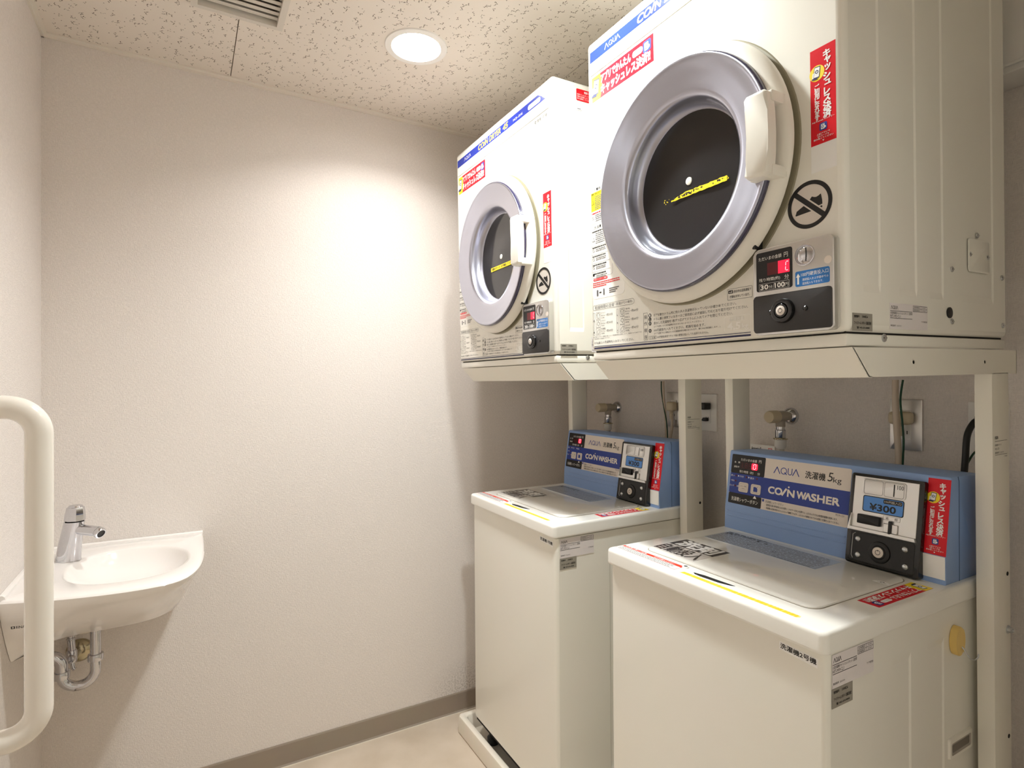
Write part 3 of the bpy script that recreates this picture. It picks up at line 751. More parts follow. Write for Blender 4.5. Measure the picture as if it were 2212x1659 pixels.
def make_dryer(origin):
    t = empty('coin_dryer', origin, (0, -TILT, YAWD))
    # --- cabinet, base
    q = rounded_box(0.0, DD, -DW, 0.0, 0.0225, DH, 0.012); X0, X1, Z0, Z1 = drop_side(q)
    ff = [f for f in q.faces if f.normal.x < -0.99 and f.calc_area() > 0.1][0]
    lp = [v.co.copy() for v in ff.verts]; bmesh.ops.delete(q, geom=[ff], context='FACES_ONLY')
    q2 = bmesh.new(); es = []
    for pts in (lp, [(0.0, CY + 0.205 * math.cos(2 * PI * i / 64), CZ + 0.205 * math.sin(2 * PI * i / 64)) for i in range(64)]):
        vs = [q2.verts.new(c) for c in pts]; es += [q2.edges.new((vs[i], vs[(i + 1) % len(vs)])) for i in range(len(vs))]
    bmesh.ops.triangle_fill(q2, use_beauty=True, edges=es)
    b = MB(); b.merge(q, CREAM, True); b.merge(q2, CREAM, True); b.build('cabinet', t)
    b = MB(); b.box(0.004, DD - 0.003, -DW + 0.003, -0.003, 0.0010, 0.0205, CREAM, 0.004, 2)
    b.box(0.010, DD - 0.01, -DW + 0.008, -0.008, 0.019, 0.0245, DARK); b.build('base_pan', t)
    ribbed_side('side_panel', FS, X0, X1, Z0, Z1, [(0.0472, 0.0943), (0.1534, 0.2063), (0.2516, 0.2972), (0.3406, 0.4924)], 0.086, 0.70, CREAM, t)
    b = MB(); b.box(-0.0016, 0.002, -0.622, -0.016, 0.698, 0.7015, CREAM, 0.0012, 2); b.build('front_crease', t)
    # --- header stripe with its lettering
    p = Print(FD); p.sheet([(0.0142, 0.7302), (0.6045, 0.7302), (0.588, 0.7420), (0.588, 0.7430), (0.566, 0.7560), (0.0142, 0.7560)], BLUE)
    aqua(p, 0.0715, 0.7372, 0.1262, 0.7492, WHITE, 1)
    p.text('CO', 0.184, 0.7345, 0.2265, 0.7515, YTXT, 2, 0.03, 3, 0.22)
    p.line((0.2290, 0.7345), (0.2395, 0.7530), 0.0042, YTXT, 2)
    p.text('N', 0.2390, 0.7345, 0.2560, 0.7515, YTXT, 2, 0.03, 3, 0.22)
    p.poly(circ(0.2475, 0.7545, 0.0022, 12), YTXT, 2)
    p.text('DRYER', 0.2680, 0.7345, 0.3450, 0.7515, YTXT, 2, 0.03, 3, 0.22)
    p.text('45', 0.3590, 0.7345, 0.3900, 0.7515, YTXT, 2, 0.03, 3, 0.22)
    p.text('MCD-CK45', 0.4260, 0.7372, 0.4810, 0.7440, WHITE, 2, 0.0, 1)
    p.rect(0.512, 0.7335, 0.5795, 0.7475, WHITE, 1, 0.007); p.text('100V専用', 0.522, 0.7370, 0.570, 0.7440, GREYP, 2, 0.01, 1)
    p.build('header_stripe', t, 'blue header stripe with yellow lettering')
    p = Print(FD); p.sheet([(0.590, 0.7445), (0.6235, 0.7445), (0.6235, 0.7620), (0.570, 0.7620)], mk_once('grey_fade_print', rgb(214, 214, 222), 0.5)); p.build('header_tail', t)
    # --- stickers on the front
    wide_sticker('cashless_sticker', FD.sub(0.0212, 0.6318), 0.2126, 0.0590, t, 'wide red and yellow sticker')
    p = Print(FD); p.sheet(rr(0.5834, 0.2790, 0.6245, 0.3212), WHITE); p.build('blank_code_label', t, 'blank white square label')
    p = Print(FD); p.sheet(rr(0.5834, 0.3216, 0.6245, 0.4728), RED); tall_red(p, 0.5834, 0.3216, 0.6245, 0.4728); p.build('tall_sticker', t, 'tall narrow red sticker')
    # --- no-shoes sign
    cu, cv, R = 0.5793, 0.2314, 0.0380
    p = Print(FD); p.sheet(circ(cu, cv, R, 48), mk_once('sign_pale', rgb(222, 214, 206), 0.45)); p.ring(cu, cv, R - 0.0065, R, BLACK, 3, 48)
    sh = [(-.024, -.0085), (-.0225, -.004), (-.016, -.001), (-.008, .0025), (0.0, .0075), (.005, .0125), (.0085, .0105), (.012, .0095), (.016, .0105), (.020, .0125), (.0215, .002), (.0215, -.0045), (-.006, -.0085)]
    c9, s9 = math.cos(0.05), math.sin(0.05)
    p.poly([(cu + x * c9 - y * s9, cv - 0.001 + x * s9 + y * c9) for x, y in sh], BLACK, 1)
    p.line((cu - .024, cv - .0120), (cu + .0215, cv - .0082), 0.0030, BLACK, 1)
    a = math.radians(-42)
    p.line((cu - math.cos(a) * (R - .003), cv - math.sin(a) * (R - .003)), (cu + math.cos(a) * (R - .003), cv + math.sin(a) * (R - .003)), 0.0125, mk_once('sign_pale', rgb(222, 214, 206), 0.45), 2)
    p.line((cu - math.cos(a) * (R - .003), cv - math.sin(a) * (R - .003)), (cu + math.cos(a) * (R - .003), cv + math.sin(a) * (R - .003)), 0.0080, BLACK, 3)
    p.build('no_shoes_sign', t, 'round black and white sign forbidding shoes')
    # --- warning sheet at the left edge
    p = Print(FD, 0.0002); p.sheet(rr(0.0100, 0.1510, 0.1300, 0.4235, 0.012), mk_once('warning_sheet_paper', rgb(240, 238, 232), 0.5))
    p.frame(0.0102, 0.203, 0.088, 0.4230, 0.0005, GREYP, 1, 0.006)
    p.rect(0.0108, 0.3670, 0.080, 0.4125, YEL, 1)
    p.text('⚠警告', 0.020, 0.4142, 0.048, 0.4215, BLACK, 2, .02, 1); p.text('⚠注意', 0.020, 0.3225, 0.048, 0.3300, BLACK, 2, .02, 1)
    p.text('感電・火災のおそれ', 0.012, 0.4065, 0.050, 0.4108, BLACK, 2, .02, 1)
    p.poly([(0.0125, 0.3835), (0.0225, 0.3835), (0.0175, 0.3945)], BLACK, 2); p.poly([(0.0142, 0.3845), (0.0208, 0.3845), (0.0175, 0.3920)], YEL, 3); p.poly([(0.0125, 0.2930), (0.0225, 0.2930), (0.0175, 0.3035)], BLACK, 2); p.poly([(0.0141, 0.2940), (0.0209, 0.2940), (0.0175, 0.3015)], WHITE, 3)
    for z in (0.3505, 0.2705, 0.2490, 0.2290): p.ring(0.0170, z, 0.0034, 0.0042, GREYP, 2, 20); p.line((0.0145, z + .0025), (0.0195, z - .0025), 0.0008, GREYP, 2)
    p.poly(circ(0.0160, 0.2110, 0.0036, 16), BLACK, 2)
    rnd = random.Random(3)
    for z, h, c in [(0.4005 - k * 0.0042, .0024, GREYP) for k in range(8)] + [(0.3615, .003, RED), (0.3560, .0022, GREYP), (0.3515, .0022, GREYP), (0.3470, .0022, GREYP), (0.3420, .0022, GREYP)] + [(0.3165, .003, BLACK)] + [(0.3110 - k * 0.0046, .0022, GREYP) for k in range(6)] + [(0.2775 - k * 0.0215 + d, hh, cc) for k in range(4) for d, hh, cc in ((0, .003, BLACK), (-.0052, .002, GREYP), (-.0092, .002, GREYP))]:
        ind = 0.026 if c is not BLACK and c is not RED else 0.0125
        u = ind
        while u < 0.062:
            w = rnd.uniform(0.002, 0.006); p.rect(u, z - h / 2, u + w, z + h / 2, c, 2); u += w + rnd.uniform(0.0006, 0.0014)
    for z in (0.3360, 0.2815, 0.2600, 0.2390, 0.2185): p.line((0.0104, z), (0.080, z), 0.0006, GREYP, 2)
    p.rect(0.0145, 0.1955, 0.0690, 0.2015, RED, 2, 0.003); p.text('排気フィルターの掃除', 0.018, 0.1968, 0.066, 0.2003, WHITE, 3, .01, 1)
    for k, e in enumerate((0.108, 0.111, 0.060)):
        u = 0.0125
        while u < e: w = rnd.uniform(.002, .006); p.rect(u, 0.1893 - k * .0046, u + w, 0.1917 - k * .0046, RED, 2); u += w + .0009
    p.rect(0.027, 0.1575, 0.033, 0.1725, GREYP, 2, .002); p.rect(0.052, 0.1575, 0.057, 0.1730, GREYP, 2, .002); p.rect(0.037, 0.1640, 0.045, 0.1668, BLACK, 2)
    for k in range(3): p.rect(0.074, 0.1690 - k * .0045, 0.110 - k * .006, 0.1712 - k * .0045, GREYP, 2)
    p.build('warning_sheet', t, 'white warning sheet with a yellow block')
    # --- instructions below the door
    p = Print(FD, 0.0002); G = GREYP
    p.frame(0.0108, 0.1235, 0.1614, 0.1362, 0.0007, G, 1, 0.006); p.text('乾燥時間の目安', 0.018, 0.1258, 0.092, 0.1342, G, 1, .005); p.text('(室温20℃の場合)', 0.097, 0.1265, 0.155, 0.1335, G, 1, .01, 1)
    for c0, lab, wd, names, tm in ((0.0112, '混紡', 0.0055, ('ワイシャツ', 'ブラウス', '作業服'), ('約30分', '約30分', '約60分')), (0.0996, 'もめん', 0.0058, ('下着(半袖)', 'タオル', 'パジャマ'), ('約60分', '約60分', '約60分'))):
        p.frame(c0, 0.0622, c0 + wd, 0.1180, 0.0006, G); p.vtext(lab, c0 + wd / 2, 0.1120, 0.0042, 0.0175 if len(lab) == 3 else 0.028, G, 1, .02, 1)
        for k in range(3):
            z = 0.1000 - k * 0.0190; u = c0 + 0.0108
            p.frame(u, z, u + 0.0175, z + 0.0182, 0.0006, G, 1, 0.002)
            s = [[(.3, .2), (.7, .2), (.7, .6), (.85, .6), (.68, .85), (.32, .85), (.15, .6), (.3, .6)], [(.2, .45), (.6, .2), (.82, .55), (.45, .82)], [(.3, .15), (.65, .2), (.8, .8), (.45, .7), (.2, .45)]][k]
            pts = [(u + x * .0175, z + y * .0182) for x, y in s]
            for a, c in zip(pts, pts[1:] + pts[:1]): p.line(a, c, .0008, G)
            p.text(names[k], u + .0195, z + .0125, u + .0355, z + .0170, G, 1, .0, 1); p.text('約300g', u + .0195, z + .0068, u + .0345, z + .0108, G, 1, .01, 1); p.text('(約3枚)', u + .0205, z + .0012, u + .0325, z + .0052, G, 1, .01, 1)
            p.line((u + .0365, z + .009), (u + .0405, z + .009), .0005, G); p.text(tm[k], u + .0415, z + .0058, u + .0635, z + .0122, G, 1, .008, 1)
    p.text('※衣類およびその種類や量によって乾燥時間は変動します。室温が10℃以下では', 0.0112, 0.0568, 0.184, 0.0596, G, 1, .0, 1); p.text('乾燥時間は2倍程度になります。', 0.015, 0.0522, 0.075, 0.0550, G, 1, .0, 1)
    p.text('4.5kg以上の洗濯物を入れないでください。', 0.0140, 0.0398, 0.1580, 0.0470, G, 1, .0, 1)
    p.frame(0.1905, 0.0385, 0.2030, 0.0985, 0.0006, G); p.vtext('操作順序', 0.1968, 0.0970, 0.0095, 0.0148, G, 1, .01)
    for k, z in enumerate((0.0885, 0.0800, 0.0710, 0.0552)):
        p.poly(circ(0.2105, z + .003, 0.0042, 16), BLACK, 1); p.text(str(k + 1), 0.2093, z + .0008, 0.2117, z + .0052, PALEP, 2, .03, 1)
    p.text('ドアを開きドラム内に他の人の洗濯物が入っていないか確かめてください。', 0.2225, 0.0876, 0.4360, 0.0936, G, 1, .006, 1)
    p.text('ドラム裏の排気フィルターはご使用前に必ず掃除して元どおり取り付けてください。', 0.2225, 0.0790, 0.4610, 0.0850, G, 1, .006, 1)
    p.text('脱水した洗濯物を1枚ずつ広げてドラムに入れてドアを閉じてください。', 0.2225, 0.0704, 0.4280, 0.0764, G, 1, .006, 1)
    p.text('(ドアを閉じるとき洗濯物がはさまらないようにしてください。)', 0.2225, 0.0634, 0.3590, 0.0678, G, 1, .004, 1)
    p.text('100円硬貨を入れてください。乾燥を始めます。', 0.2225, 0.0550, 0.3630, 0.0610, G, 1, .006, 1)
    p.text('(ドアを開ければ運転はとまり乾燥状態を確かめられます。閉じれば再運転します。)', 0.2225, 0.0487, 0.3990, 0.0531, G, 1, .004, 1)
    p.frame(0.2067, 0.0395, 0.2292, 0.0463, 0.0005, G, 1, .001); p.text('ご注意', 0.2095, 0.0406, 0.2265, 0.0451, G, 1, .004, 1)
    p.text('100円硬貨専用ですので他の硬貨は投入しても返却されません。', 0.2320, 0.0403, 0.3712, 0.0451, G, 1, .004, 1)
    p.frame(0.4085, 0.0390, 0.4667, 0.0680, 0.0007, PALEP, 1, .004); p.text('乾燥容量', 0.4200, 0.0585, 0.4520, 0.0655, PALEP, 1, .03); p.text('4.5', 0.4160, 0.0430, 0.4440, 0.0555, PALEP, 1, .04); p.text('kg', 0.4480, 0.0408, 0.4610, 0.0520, PALEP, 1, .02)
    p.frame(0.4163, 0.0975, 0.4705, 0.1182, 0.0006, G, 1, .002); p.rect(0.4185, 0.1095, 0.4290, 0.1155, BLACK, 1, .001); p.text('cd', 0.4205, 0.1105, 0.4270, 0.1145, PALEP, 2, .02, 1); p.text('表示中は送風運転で', 0.4310, 0.1098, 0.4680, 0.1150, G, 1, .012, 1); p.text('衣類を冷ましています。', 0.4215, 0.1008, 0.4650, 0.1060, G, 1, .012, 1)
    p.rect(0.0138, 0.0285, 0.4660, 0.0318, NAVY, 1); p.rect(0.0138, 0.0345, 0.4660, 0.0357, NAVY, 1)
    p.build('instruction_print', t, 'dark printed operating instructions')
    # --- door
    o, ax = (0, CY, CZ), (-1, 0, 0)
    b = MB(); b.lathe([(0.2300, 0.0), (0.2300, 0.010), (0.2430, 0.0102), (0.2452, 0.0135), (0.2445, 0.0180), (0.2410, 0.0235), (0.2350, 0.0280), (0.2290, 0.0305), (0.2236, 0.0312), (0.2225, 0.020)], o, ax, CREAMD, 96, False, False)
    b.build('door_rim', t)
    b = MB(); b.lathe([(0.2280, 0.0), (0.2280, 0.0016), (0.2470, 0.0016), (0.2490, 0.0)], o, ax, mk_once('door_shade_grey', rgb(150, 144, 122), 0.5), 96, False, False); b.build('door_shade_ring', t)  # shade on the cream under the door rim, painted as a darker flat ring
    b = MB(); b.lathe([(0.2232, 0.0300), (0.2238, 0.0350), (0.2232, 0.0385), (0.2218, 0.0402), (0.2200, 0.0406), (0.2180, 0.0380)], o, ax, PURP, 96, False, False); b.build('window_edge', t, 'dark purple rim of the door window')
    b = MB(); b.lathe([(0.2208, 0.0398), (0.2200, 0.0416), (0.2180, 0.0422), (0.2150, 0.0414), (0.2120, 0.0404), (0.2050, 0.0398), (0.1900, 0.0365), (0.1740, 0.0335), (0.1620, 0.0318), (0.1545, 0.0300), (0.1500, 0.0262), (0.1478, 0.0200), (0.1462, 0.0120), (0.1440, 0.0020), (0.1400, -0.0060), (0.1368, -0.0095), (0.1335, -0.0100)], o, ax, LAV, 96, False, False); b.build('window_ring', t, 'translucent lavender ring of the door window')
    b = MB(); b.lathe([(0.1350, -0.0118), (0.1345, -0.0098), (0.1200, -0.0112), (0.0800, -0.0116), (0.0500, -0.0108), (0.0300, -0.0098), (0.0150, -0.0092), (0.0080, -0.0090)], o, ax, SMOKE, 72, True, True); pane = b.build('window_pane', t, 'smoked round window glass')
    b = MB(); b.lathe([(0.0078, -0.0092), (0.0076, -0.0076), (0.0050, -0.0070)], o, ax, mk_once('white_plug', rgb(232, 228, 214), 0.35), 24)
    po = b.build('centre_plug', pane)
    # handle: a bowed grip standing on two feet over the rim
    hl = [(0.5060, 0.2875), (0.5120, 0.2815), (0.5420, 0.2790), (0.5505, 0.2850), (0.5535, 0.3200), (0.5540, 0.3480), (0.5530, 0.3800), (0.5500, 0.4130), (0.5440, 0.4180), (0.5120, 0.4185), (0.5065, 0.4130), (0.5110, 0.3850), (0.5128, 0.3500), (0.5110, 0.3150)]
    b = MB(); b.prism(hl, 0.046, 0.066, CREAMD, FD, 0.0055, 3)
    for z0, z1 in ((0.2800, 0.2985), (0.3985, 0.4175)): b.box(-0.054, -0.010, -0.5530, -0.5080, z0, z1, CREAMD, 0.003, 2)
    b.box(-0.052, -0.020, -0.5230, -0.5080, 0.285, 0.413, CREAMD, 0.003, 2)
    for z in (0.3130, 0.3870): b.lathe([(0.0058, 0.0), (0.0055, 0.004), (0.003, 0.006)], (-0.036, -0.5228, z), (0, -1, 0), CREAMD, 14)
    b.build('door_handle', t)
    b = MB(); b.box(-0.022, 0.0, -0.494, -0.474, 0.176, 0.202, BLKM, 0.003, 2); b.build('door_catch', t, 'small black catch under the door')
    # --- coin unit
    b = MB(); b.prism(rr(0.4844, 0.0268, 0.6272, 0.1738, 0.0095, 6), 0.0, 0.0150, SILVER, FD, 0.0022, 2); unit = b.build('coin_unit', t)
    FC = Frame((-0.0150, 0, 0), (0, -1, 0), (0, 0, 1))
    p = Print(FC); p.sheet(rr(0.4905, 0.1012, 0.5582, 0.1678, 0.004), BLACK); p.text('ただいまの金額', 0.4955, 0.1535, 0.5390, 0.1600, PALEP, 1, .01); p.text('円', 0.5435, 0.1525, 0.5505, 0.1605, PALEP, 1, .01)
    p.rect(0.5120, 0.1272, 0.5535, 0.1482, REDD, 1); p.rect(0.5325, 0.1272, 0.5535, 0.1482, REDL, 2); seg_zero(p, 0.5462, 0.1305, 0.5515, 0.1448, SEG, 3, 'adef', 0.06)
    p.text('残り時間(約)', 0.4960, 0.1168, 0.5360, 0.1236, PALEP, 1, .01); p.text('分', 0.5440, 0.1162, 0.5520, 0.1240, PALEP, 1, .01)
    p.frame(0.4960, 0.1025, 0.5525, 0.1142, 0.0004, PALEP); p.text('30', 0.4985, 0.1043, 0.5135, 0.1122, PALEP, 1, .03); p.text('分', 0.5145, 0.1046, 0.5215, 0.1104, PALEP, 1, .01); p.line((0.5225, 0.1036), (0.5250, 0.1130), .0005, PALEP); p.text('100', 0.5262, 0.1043, 0.5440, 0.1122, PALEP, 1, .03); p.text('円', 0.5447, 0.1046, 0.5510, 0.1106, PALEP, 1, .01)
    p.build('display_panel', unit, 'black display panel with a red figure')
    b = MB(); b.lathe([(0.0172, 0.0002), (0.0170, 0.0016), (0.0160, 0.0018), (0.0150, 0.0000), (0.0135, 0.0012), (0.0100, 0.0036), (0.0055, 0.0052), (0.001, 0.0057)], FC.p(0.5797, 0.1490), FC.n, CHROME, 40)
    for k in range(8):
        v = 0.1385 + k * 0.0026; d = 0.0035 + 0.0024 * math.sin(PI * (k + .5) / 8); u = 0.5835 + 0.0022 * math.sin(PI * (k + .5) / 8); b.box(-0.0150 - d, -0.0150, -u - 0.0009, -u + 0.0009, v, v + 0.0028, BLKG)
    b.build('coin_slot', unit, 'round polished coin slot boss')
    p = Print(FC); p.sheet(circ(0.6180, 0.1347, 0.0062, 28), PANW); p.build('blank_dot', unit)
    p = Print(FC); p.sheet(rr(0.5632, 0.0998, 0.6204, 0.1245, 0.003), SKY); p.poly([(0.5668, 0.1035), (0.5698, 0.1035), (0.5698, 0.1150), (0.5720, 0.1150), (0.5683, 0.1210), (0.5646, 0.1150), (0.5668, 0.1150)], PALEP, 1)
    p.text('100円硬貨投入口', 0.5735, 0.1150, 0.6185, 0.1215, PALEP, 1, .008); p.text('連続投入および途中での', 0.5755, 0.1080, 0.6185, 0.1122, PALEP, 1, .006, 1); p.text('追加投入もできます。', 0.5755, 0.1018, 0.6100, 0.1060, PALEP, 1, .006, 1); p.build('slot_label', unit, 'blue label with a white arrow')
    b = MB(); b.prism(rr(0.4856, 0.0302, 0.6242, 0.0938, 0.005, 5), 0.0150, 0.0176, BLKPL, FD, 0.0015, 2); lp = b.build('lock_plate', unit, 'black lock plate')
    o2 = FD.p(0.5430, 0.0640, 0.0176)
    b = MB(); b.lathe([(0.0205, 0.0), (0.0205, 0.0030), (0.0192, 0.0062), (0.0165, 0.0075), (0.0130, 0.0070), (0.0112, 0.0050), (0.0112, 0.0075), (0.0106, 0.0082), (0.0080, 0.0082)], o2, FD.n, BLKG, 48, True, False); b.build('lock_collar', unit)
    b = MB(); b.lathe([(0.0080, 0.006), (0.0080, 0.0086), (0.0072, 0.0090)], o2, FD.n, mk_once('key_face', rgb(226, 216, 206), 0.35), 36)
    pk = Frame(FD.p(0, 0, 0.0176 + 0.0090), FD.ex, FD.ey); d = 0.0002
    A, B = circ(0.5430, 0.0640, 0.0040, 28), circ(0.5430, 0.0640, 0.0032, 28)
    for i in range(28):
        j = (i + 1) % 28; b.face([b.V(pk.p(*q, d)) for q in (A[i], A[j], B[j], B[i])], BLACK)
    b.face([b.V(pk.p(*q, d)) for q in ((0.5425, 0.0655), (0.5435, 0.0655), (0.5435, 0.0685), (0.5425, 0.0685))], BLACK); b.build('lock_cylinder', unit, 'pale key face of the lock')
    for u in (0.5190, 0.5820):
        b = MB(); b.lathe([(0.0042, 0.0), (0.0038, 0.0022), (0.0020, 0.0036)], FD.p(u, 0.0637, 0.0174), FD.n, BLKG, 18); b.build('pin', unit)
    # --- side details
    grey_plate(FS, 0.0143, 0.0243, 0.0692, 0.0520, t, '100826')
    white_label(FS, 0.1199, 0.0300, 0.2397, 0.0725, t, '小型乾燥機キャッシュレスキット 自動用', 'HIT-MDCL1')
    b = MB(); b.prism(rr(0.3897, 0.1444, 0.4729, 0.2060, 0.006), 0.0, 0.0020, CREAM, FS, 0.0012, 2); b.build('service_cover', t)
    for u, v in ((0.4265, 0.2144), (0.3955, 0.1762), (0.4656, 0.1762), (0.3273, 0.1430), (0.5291, 0.1415), (0.3254, 0.0487), (0.5303, 0.0476)): screw(FS, u, v, t)
    screw(Frame((0, -DW + 0.003, 0), (1, 0, 0), (0, 0, 1)), 0.1075, 0.0149, t, 0.0068)
    b = MB(); b.lathe([(0.0098, 0.0), (0.0098, 0.0018), (0.0070, 0.0026)], FS.p(0.3162, 0.0642, 0.0003), FS.n, BLKM, 24); b.build('hole_plug', t, 'round black plug')
    return t
_ONCE = {}
def mk_once(name, col, rough):
    if name not in _ONCE: _ONCE[name] = mk(name, col, rough, var=0.02)
    return _ONCE[name]

D1O, D2O = (0.8194, -0.1482, 1.2701), (0.8197, -0.8792, 1.2701)
SD, SW = 0.931, 0.978
dry = make_dryer(D1O)
dry2 = copy_tree(dry); dry2.location = D2O
tag(dry, 'cream coin dryer touching the back wall, the farther of the two on stands', 'dryer')
tag(dry2, 'cream coin dryer nearest the camera, its top cut off by the picture edge', 'dryer')
def pane_of(r): return [c for c in r.children if c.name.startswith('window_pane')][0]
FP = Frame((0.0086, 0, 0), (0, -1, 0), (0, 0, 1))
# intact yellow strip on the far window, torn one on the near window
p = Print(FP.sub(0.2475, 0.3125, 0.0, math.radians(1.0)), 0.0006); p.sheet(rr(0, 0, 0.158, 0.0125), YEL)
p.text('洗濯物のポケットを', 0.006, 0.0025, 0.062, 0.0105, BLACK, 1, .02, 1); p.text('必ず確認してください', 0.070, 0.0025, 0.150, 0.0105, BLACK, 1, .02, 1); p.build('window_strip', pane_of(dry), 'yellow strip of writing on the window')
p = Print(FP.sub(0.2400, 0.3205, 0.0, math.radians(0.6)), 0.0006); rnd = random.Random(12)
bot, top = [], []
N = 26
for i in range(N + 1):
    x = 0.030 + 0.142 * i / N; k = min(1.0, 0.25 + i / 10.0)
    bot.append((x, 0.0005 + rnd.uniform(0, 0.0012))); top.append((x, 0.0015 + k * 0.0095 + rnd.uniform(-0.0012, 0.0006)))
p.sheet(bot + top[::-1], YEL)
for i in range(30):
    x = 0.036 + 0.128 * rnd.random(); y = 0.0035 + 0.0045 * rnd.random(); p.poly(circ(x, y, rnd.uniform(.0012, .0032), 7, rnd.uniform(.0008, .0022)), BLACK, 1)
for i in range(16):
    x = rnd.choice((rnd.uniform(0.0, 0.03), rnd.uniform(0.165, 0.178))); y = rnd.uniform(0.0, 0.010); p.poly(circ(x, y, rnd.uniform(.0006, .0014), 6), YEL, 0)
p.build('torn_window_strip', pane_of(dry2), 'torn yellow strip on the window')
for r, num in ((dry, '1'), (dry2, '2')):
    p = Print(FD); p.text('乾燥機' + num + '号機', 0.5470, 0.6790, 0.6110, 0.6905, BLACK, 0, .01); p.build('unit_name', r, 'black unit name lettering')
p = Print(FS, 0.0009); p.sheet(rr(0.0810, 0.7300, 0.1650, 0.7625, 0.003), RED); p.text('吸気フィルター', 0.108, 0.7520, 0.150, 0.7585, WHITE, 1, .02, 1)
for k, tx in enumerate(('吸気フィルターの掃除が不十分な', '場合は乾燥しにくくなります。', '時々掃除してください。')): p.text(tx, 0.0835, 0.7450 - k * .0058, 0.160 - k * .012, 0.7492 - k * .0058, WHITE, 1, .01, 1)
p.build('filter_notice', dry, 'red notice on the side')
p = Print(FS, 0.0009); p.sheet(rr(0.0783, 0.7030, 0.0995, 0.7110, 0.002), PAPER); p.rect(0.0830, 0.7060, 0.0950, 0.7078, GREYP, 1); p.build('small_label', dry)
done = set()
for r in (dry, dry2):
    stack = list(r.children)
    while stack:
        o = stack.pop(); stack += list(o.children); o.location = o.location * SD
        if o.data.name not in done: done.add(o.data.name); o.data.transform(Matrix.Scale(SD, 4))

# ------------------------------------------------------------------ stands carrying the dryers
def make_stand(origin):
    t = empty('dryer_stand', origin, (0, -TILT, YAWD))
    y0, y1, zt = -0.001, -0.6372, -0.0010
    b = MB(); b.prism([(0.0105, zt), (0.016, zt), (0.060, -0.0465), (0.068, -0.0465), (0.068, -0.0485), (0.055, -0.0485)], -y0, -y1, STANDM, Frame((0, 0, 0), (1, 0, 0), (0, 0, 1)), bev=0)
    b.build('front_beam', t)
    for y in (y0 - 0.0025, y1):
        b = MB(); b.prism([(0.0135, zt), (0.5930, zt), (0.5930, -0.0478), (0.0575, -0.0478)], -y - 0.0025, -y, STANDM, Frame((0, 0, 0), (1, 0, 0), (0, 0, 1)))
        sb = b.build('side_beam', t)
        if y < -0.3:
            FB = Frame((0, y1, 0), (1, 0, 0), (0, 0, 1))
            for u in (0.1909, 0.4513):
                b = MB(); b.lathe([(0.0052, 0.0), (0.0052, 0.0006), (0.0034, 0.0008)], FB.p(u, -0.0242), FB.n, STANDM, 16, False, False); b.lathe([(0.0034, 0.0), (0.0034, 0.0005)], FB.p(u, -0.0250), FB.n, DARK, 16); b.build('bolt_hole', sb)
    b = MB(); b.box(0.5905, 0.5930, y1, y0, -0.0478, zt, STANDM); b.build('rear_beam', t)
    for xa in (0.075, 0.45):
        b = MB(); b.box(xa, xa + .02, y1 + .0025, y0 - .0025, -0.030, zt - .001, STANDM); b.build('cross_beam', t)
    for a, c in ((y0 - 0.0275, y0), (y1, y1 + 0.0295)):
        b = MB(); b.box(0.4830, 0.5560, a, c, -1.3090, -0.046, STANDM, 0.0018, 2, edges=lambda e: abs(e.verts[0].co.z - e.verts[1].co.z) > .5); po = b.build('post', t)
        if a == y1:
            FB = Frame((0, y1, 0), (1, 0, 0), (0, 0, 1))
            p = Print(FB); z = -0.176; aqua(p, 0.492, z, 0.506, z + 0.006, BLACK, 1); p.line((0.492, z - .004), (0.545, z - .004), .0007, BLACK)
            for k, (tx, e) in enumerate((('乾燥機用スタンド', .520), ('MCD-STD', .510), ('製造番号  2021010', .530))): p.text(tx, 0.492, z - .0135 - k * .0075, e, z - .0095 - k * .0075, BLACK, 1, .01, 1)
            p.line((0.492, z - .031), (0.545, z - .031), .0007, BLACK); p.text('アクア株式会社', 0.530, z - .037, 0.545, z - .034, BLACK, 1, .01, 1); p.build('stand_label', po)
            for v, kind in ((-0.448, 'h'), (-0.560, 'b'), (-0.775, 'h'), (-0.880, 'b')):
                b = MB()
                if kind == 'h': b.lathe([(0.0042, 0.0), (0.0042, 0.0006)], FB.p(0.5420, v), FB.n, DARK, 16); b.build('bolt_hole', po)
                else: b.lathe([(0.0085, 0.0), (0.0085, 0.0012), (0.0062, 0.0014), (0.0062, 0.0060), (0.0045, 0.0075), (0.0030, 0.0078), (0.0030, 0.0100)], FB.p(0.5420, v), FB.n, STEEL, 12); b.build('bolt', po)
    bake_scale(t, SD)
    return t
st = make_stand(D1O); st2 = copy_tree(st); st2.location = D2O
tag(st, 'cream steel stand with rear posts under the dryer beside the back wall', 'stand')
tag(st2, 'cream steel stand with rear posts under the dryer nearest the camera', 'stand')
# ------------------------------------------------------------------ coin washers (nominal units)
YAWW, TILTW = math.radians(-0.6790), math.radians(0.4634)
WW, ZC0, ZC1, WDEP = 0.5235, 0.7374, 0.7722, 0.5320
FWF = Frame((0.0085, 0, 0), (0, -1, 0), (0, 0, 1))
FWS = Frame((0, -0.5215, 0), (1, 0, 0), (0, 0, 1))
FWT = Frame((0, 0, ZC1), (0, -1, 0), (1, 0, 0))
KX, KZ, TX, TZ = 0.3885, 0.8270, 0.4115, 0.9733
FWC = Frame((KX, 0, KZ), (0, -1, 0), (TX - KX, 0, TZ - KZ))      # slanted console front
FWV = Frame((0.3868, 0, KZ), (0, -1, 0), (0, 0, 1))                # upright strip under it

